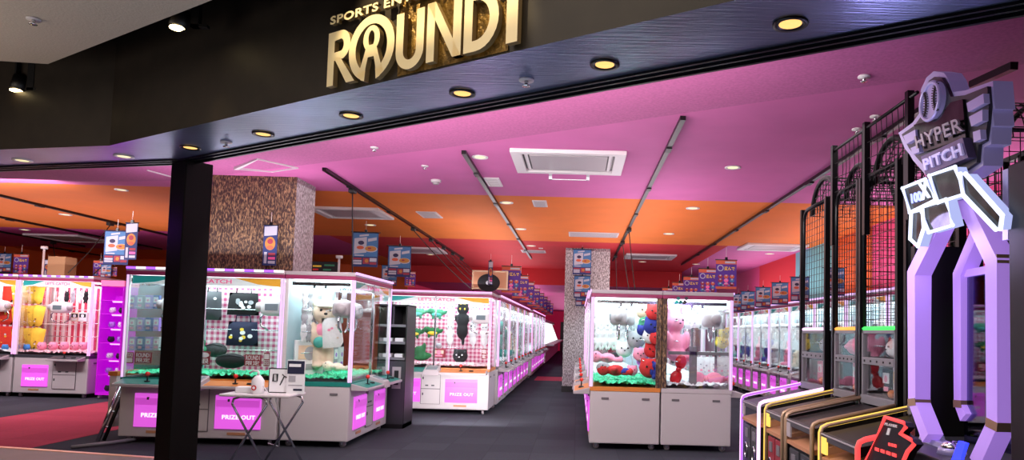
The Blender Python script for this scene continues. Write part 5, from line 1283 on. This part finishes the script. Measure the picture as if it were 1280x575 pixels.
# baseball
c0 = atX(1163.5, 126.5, XS); r0 = (atX(1163.5, 103, XS).z-atX(1163.5, 150, XS).z)/2
mb = MB(); n = 28
ringp = [(c0.x, c0.y+r0*math.cos(2*PI*j/n)*1.0, c0.z+r0*math.sin(2*PI*j/n)) for j in range(n)]
mb.prism(ringp, (.03, 0, 0)); bl = pb(mb, 'baseball', 'lilac_plate', S0)
mb = MB().tube([(c0.x-.004, c0.y+r0*.96*math.cos(2*PI*j/n), c0.z+r0*.96*math.sin(2*PI*j/n)) for j in range(n)], .012, 6, 0, True); mb.build('rim', 'lilac_plate', bl)
for sgn_ in (-1, 1):
    mb = MB(); cc = [(c0.x-.006, c0.y+sgn_*r0*(.95-.55*math.cos(a)), c0.z+r0*.8*math.sin(a)) for a in [(-1+2*i/14)*1.2 for i in range(15)]]
    mb.tube(cc, .006, 4)
    for p in cc[1:-1]: mb.tube([(p[0], p[1]-.025, p[2]-.008), (p[0], p[1]+.025, p[2]+.008)], .004, 4)
    mb.build('stitching', 'black', bl)
text_on('HYPER', atX(1148, 186, XS-.005), atX(1206, 163, XS-.005), atX(1145, 171, XS-.005), NX, 'lgrey', 'lettering', S0, extr=.012, bold=.015, space=1.1)
P5 = [(1151,196), (1203,172), (1210,197), (1157,219)]
M['lilac_mid'] = mat('lilac_mid', S(112, 100, 138), .35, .3)
pbd = sub(P5, 'lower_band', 'lilac_mid', .05, XS-.015)
text_on('PITCH', atX(1158, 213, XS-.016), atX(1206, 193.5, XS-.016), atX(1155, 199.5, XS-.016), NX, mat('sign_pale', S(206, 200, 232), .4, emit=S(190, 180, 240), es=.25), 'lettering', pbd, extr=.012, bold=.03, space=1.05)
# neon panels
XN = 1.92
def zz(p): return (1110+p[0]/4.4235, 190+p[1]/4.4235)
NP = [([(80,200),(205,150),(262,265),(120,335)], 'cool white neon panel'), ([(228,130),(370,82),(415,235),(275,280)], 'p'), ([(175,310),(320,262),(357,405),(225,445)], 'p'),
      ([(400,120),(428,120),(632,350),(622,425),(596,428),(415,238)], 'w'), ([(128,335),(190,318),(198,420),(165,522),(122,480)], 'w')]
for i, (q, _) in enumerate(NP):
    px = [zz(p) for p in q]; pts = sg(px, XN)
    nb_ = pb(MB().prism(sg(px, XN+.012), (.05, 0, 0)), 'neon_panel', 'mirror')
    nt_ = MB().tube(pts, .011, 8, 0, True); 
    for p in pts: nt_.sph(p, .0112, 0, 8, 6)
    nt_.build('neon_tube', 'neon_white', nb_)
    sd = MB()
    for k_ in range(len(pts)): sd.quad(pts[k_], pts[(k_+1) % len(pts)], pts[(k_+1) % len(pts)]+Vector((.06,0,0)), pts[k_]+Vector((.06,0,0)))
    sd.build('neon_edge', emis('neon_edge_soft', (.5, .56, 1), .9) if 'neon_edge_soft' not in bpy.data.materials else bpy.data.materials['neon_edge_soft'], nb_)
    if i == 0:
        a, b, c_ = zz((135, 285)), zz((192, 268)), zz((128, 232)); text_on('100', atX(*a, XN+.008), atX(*b, XN+.008), atX(*c_, XN+.008), NX, emis('blue_digits', (.3, .35, 1), 2.5), 'lettering', nb_, extr=.006, bold=.02)
        a, b, c_ = zz((188, 268)), zz((238, 250)), zz((170, 178)); text_on('X', atX(*a, XN+.004), atX(*b, XN+.004), atX(*c_, XN+.004), NX, 'neon_white', 'lettering', nb_, extr=.006, bold=.06)
mb = MB(); mb.tube([atX(1200, 225, 2.0), atX(1200, 262, 2.05)], .05, 4); mb.tube([atX(1175, 235, 2.03), atX(1192, 262, 2.05)], .04, 4); pb(mb, 'sign_mount', 'lilac_plate')
# player one console
def zc(p): return (1050+p[0]/5.565, 480+p[1]/5.565)
pc = thing('player_sign', 'black PLAYER 1 sign outlined in red neon before the pitching machine', 'sign', (1.72, 3.85, 0))
IP = Matrix.Translation(-Vector((1.72, 3.85, 0)))
XQ = 1.74
ol = [zc(p) for p in [(165, 560), (315, 230), (440, 268), (458, 300), (420, 345), (490, 385), (515, 420), (470, 470), (430, 560)]]
o = MB().prism(sg(ol, XQ), (.05, 0, 0)).build('sign_plate', 'black', pc); o.matrix_parent_inverse = IP
q = MB().tube(sg(ol, XQ-.004), .011, 8, 0, True).build('neon_tube', 'neon_red', o)
text_on('PLAYER', atX(*zc((312, 285)), XQ), atX(*zc((398, 305)), XQ), atX(*zc((318, 268)), XQ), NX, 'paper', 'lettering', o, extr=.004, bold=.03)
text_on('1', atX(*zc((325, 352)), XQ), atX(*zc((343, 356)), XQ), atX(*zc((338, 306)), XQ), NX, 'paper', 'lettering', o, extr=.004, bold=.04)
mb = MB()
for k_ in range(4):
    c_ = zc((258+40*k_, 455+13*k_)); p = atX(*c_, XQ-.004); mb.box(p.x-.004, p.x+.002, p.y-.022, p.y+.022, p.z-.009, p.z+.009)
for k_ in range(3):
    c_ = zc((345+20*k_, 420+5*k_)); p = atX(*c_, XQ-.004); mb.box(p.x-.004, p.x+.002, p.y-.01, p.y+.01, p.z-.008, p.z+.008)
mb.build('red_lights', 'neon_red', o)
mb = MB(); p0 = atX(1100, 575, XQ); mb.box(1.75, 1.86, p0.y-.18, p0.y+.05, 0, .72); o = mb.build('sign_support', 'black', pc); o.matrix_parent_inverse = IP
pp2 = thing('player_sign', 'blue neon edged sign at the bottom right beside the deck', 'sign', (1.66, 2.95, 0))
IP2 = Matrix.Translation(-Vector((1.66, 2.95, 0)))
bq = [(1184, 588), (1198, 551), (1207, 554), (1203, 566), (1196, 590)]
o = MB().prism(sg(bq, 1.62), (.015, 0, 0)).build('sign_plate', 'neon_blue', pp2); o.matrix_parent_inverse = IP2
mb = MB(); mb.box(1.63, 1.72, 2.85, 3.0, 0, .72); o = mb.build('sign_support', 'black', pp2); o.matrix_parent_inverse = IP2

# ------------------------------------------------------------------ lights
def area(name, loc, rot, sx_, sy_, power, col):
    l = bpy.data.lights.new(name, 'AREA'); l.shape = 'RECTANGLE'; l.size = sx_; l.size_y = sy_; l.energy = power; l.color = col
    o = bpy.data.objects.new(name, l); COL.objects.link(o); o.location = loc; o.rotation_euler = rot; return o
UP = (PI, 0, 0)
area('up_fill', (-2.0, 20, 2.2), UP, 1, 16, 125, (.95, .92, 1))  # added upward lights without fixtures, to brighten the arcade ceiling
area('up_fill', (-4.5, 8.6, 2.3), UP, 2.2, .7, 25, (.95, .92, 1))
area('up_fill', (-1.5, 7.6, 2.1), UP, 5, 2, 20, (.95, .9, 1))
area('up_fill', (1.0, 12.5, 2.2), UP, 1.2, 8, 60, (.95, .92, 1))
area('up_fill', (4.5, 13, 2.3), UP, .6, 13, 75, (1, .9, 1))
area('up_fill', (-10, 13, 2.4), UP, 6, 4, 62, (1, .88, .95))
area('up_fill', (1.0, 36, 2.2), UP, 5, 20, 200, (1, .85, .9))
area('down_fill', (0, 8.5, 3.3), (0, 0, 0), 8, 5, 90, (1, .93, .95))
area('down_fill', (0, 16, 3.3), (0, 0, 0), 8, 8, 170, (1, .93, .97))
area('down_fill', (-8.5, 10.6, 3.3), (0, 0, 0), 4, 2.5, 70, (1, .9, .95))
area('front_fill', (-1.1, 5.3, 2.8), (math.radians(62), 0, math.radians(-31)), 4.6, .4, 150, (1, .92, .9))
area('front_fill', (-1.9, 10.0, .5), (math.radians(90), 0, 0), 1.6, .3, 40, (1, .94, .96))
area('front_fill', (-9, 9.6, 3.2), (math.radians(55), 0, 0), 3, .4, 110, (1, .9, .95))
area('mall_fill', (-2, 2.0, 3.45), (.0, 0, 0), 5, 3, 75, (1, .84, .68))
area('mall_bounce', (-1.8, 3.2, .05), UP, 5, 2.4, 42, (.62, .8, 1))
area('mall_up_fill', (-6.5, 3.0, 2.4), UP, 3, 3, 90, (1, .86, .72))  # added light without a fixture, brightens the mall ceiling
def spot(name, loc, tgt, power, col, ang, blend=.5, r=.04):
    l = bpy.data.lights.new(name, 'SPOT'); l.energy = power; l.color = col; l.spot_size = ang; l.spot_blend = blend; l.shadow_soft_size = r
    o = bpy.data.objects.new(name, l); COL.objects.link(o); o.location = loc
    o.rotation_euler = (Vector(tgt)-Vector(loc)).to_track_quat('-Z', 'Y').to_euler(); return o
spot('sign_spot', fp(3.25, 4.1, .75), fp(3.35, 3.05), 130, (1, .78, .42), .75)
spot('sign_spot', fp(4.05, 4.1, .75), fp(4.05, 3.05), 105, (1, .78, .42), .7)
spot('sign_spot', fp(1.56, 3.46, .34), fp(1.62, 2.75, .05), 9, (1, .72, .3), .8, 1.0, .06)
l = bpy.data.lights.new('lilac_glow', 'POINT'); l.energy = 12; l.color = (.6, .5, 1); l.shadow_soft_size = .15
o = bpy.data.objects.new('lilac_glow', l); COL.objects.link(o); o.location = (1.75, 3.9, 2.0)
l = bpy.data.lights.new('violet_glow', 'POINT'); l.energy = 2; l.color = (.4, .05, 1); l.shadow_soft_size = .1  # added point light, stands in for the violet LED reflected on the soffit
o = bpy.data.objects.new('violet_glow', l); COL.objects.link(o); o.location = (-4.5, 6.5, 2.35)
w = bpy.data.worlds.new('world'); scene.world = w; w.use_nodes = True
w.node_tree.nodes['Background'].inputs[0].default_value = (.5, .35, .45, 1); w.node_tree.nodes['Background'].inputs[1].default_value = .03
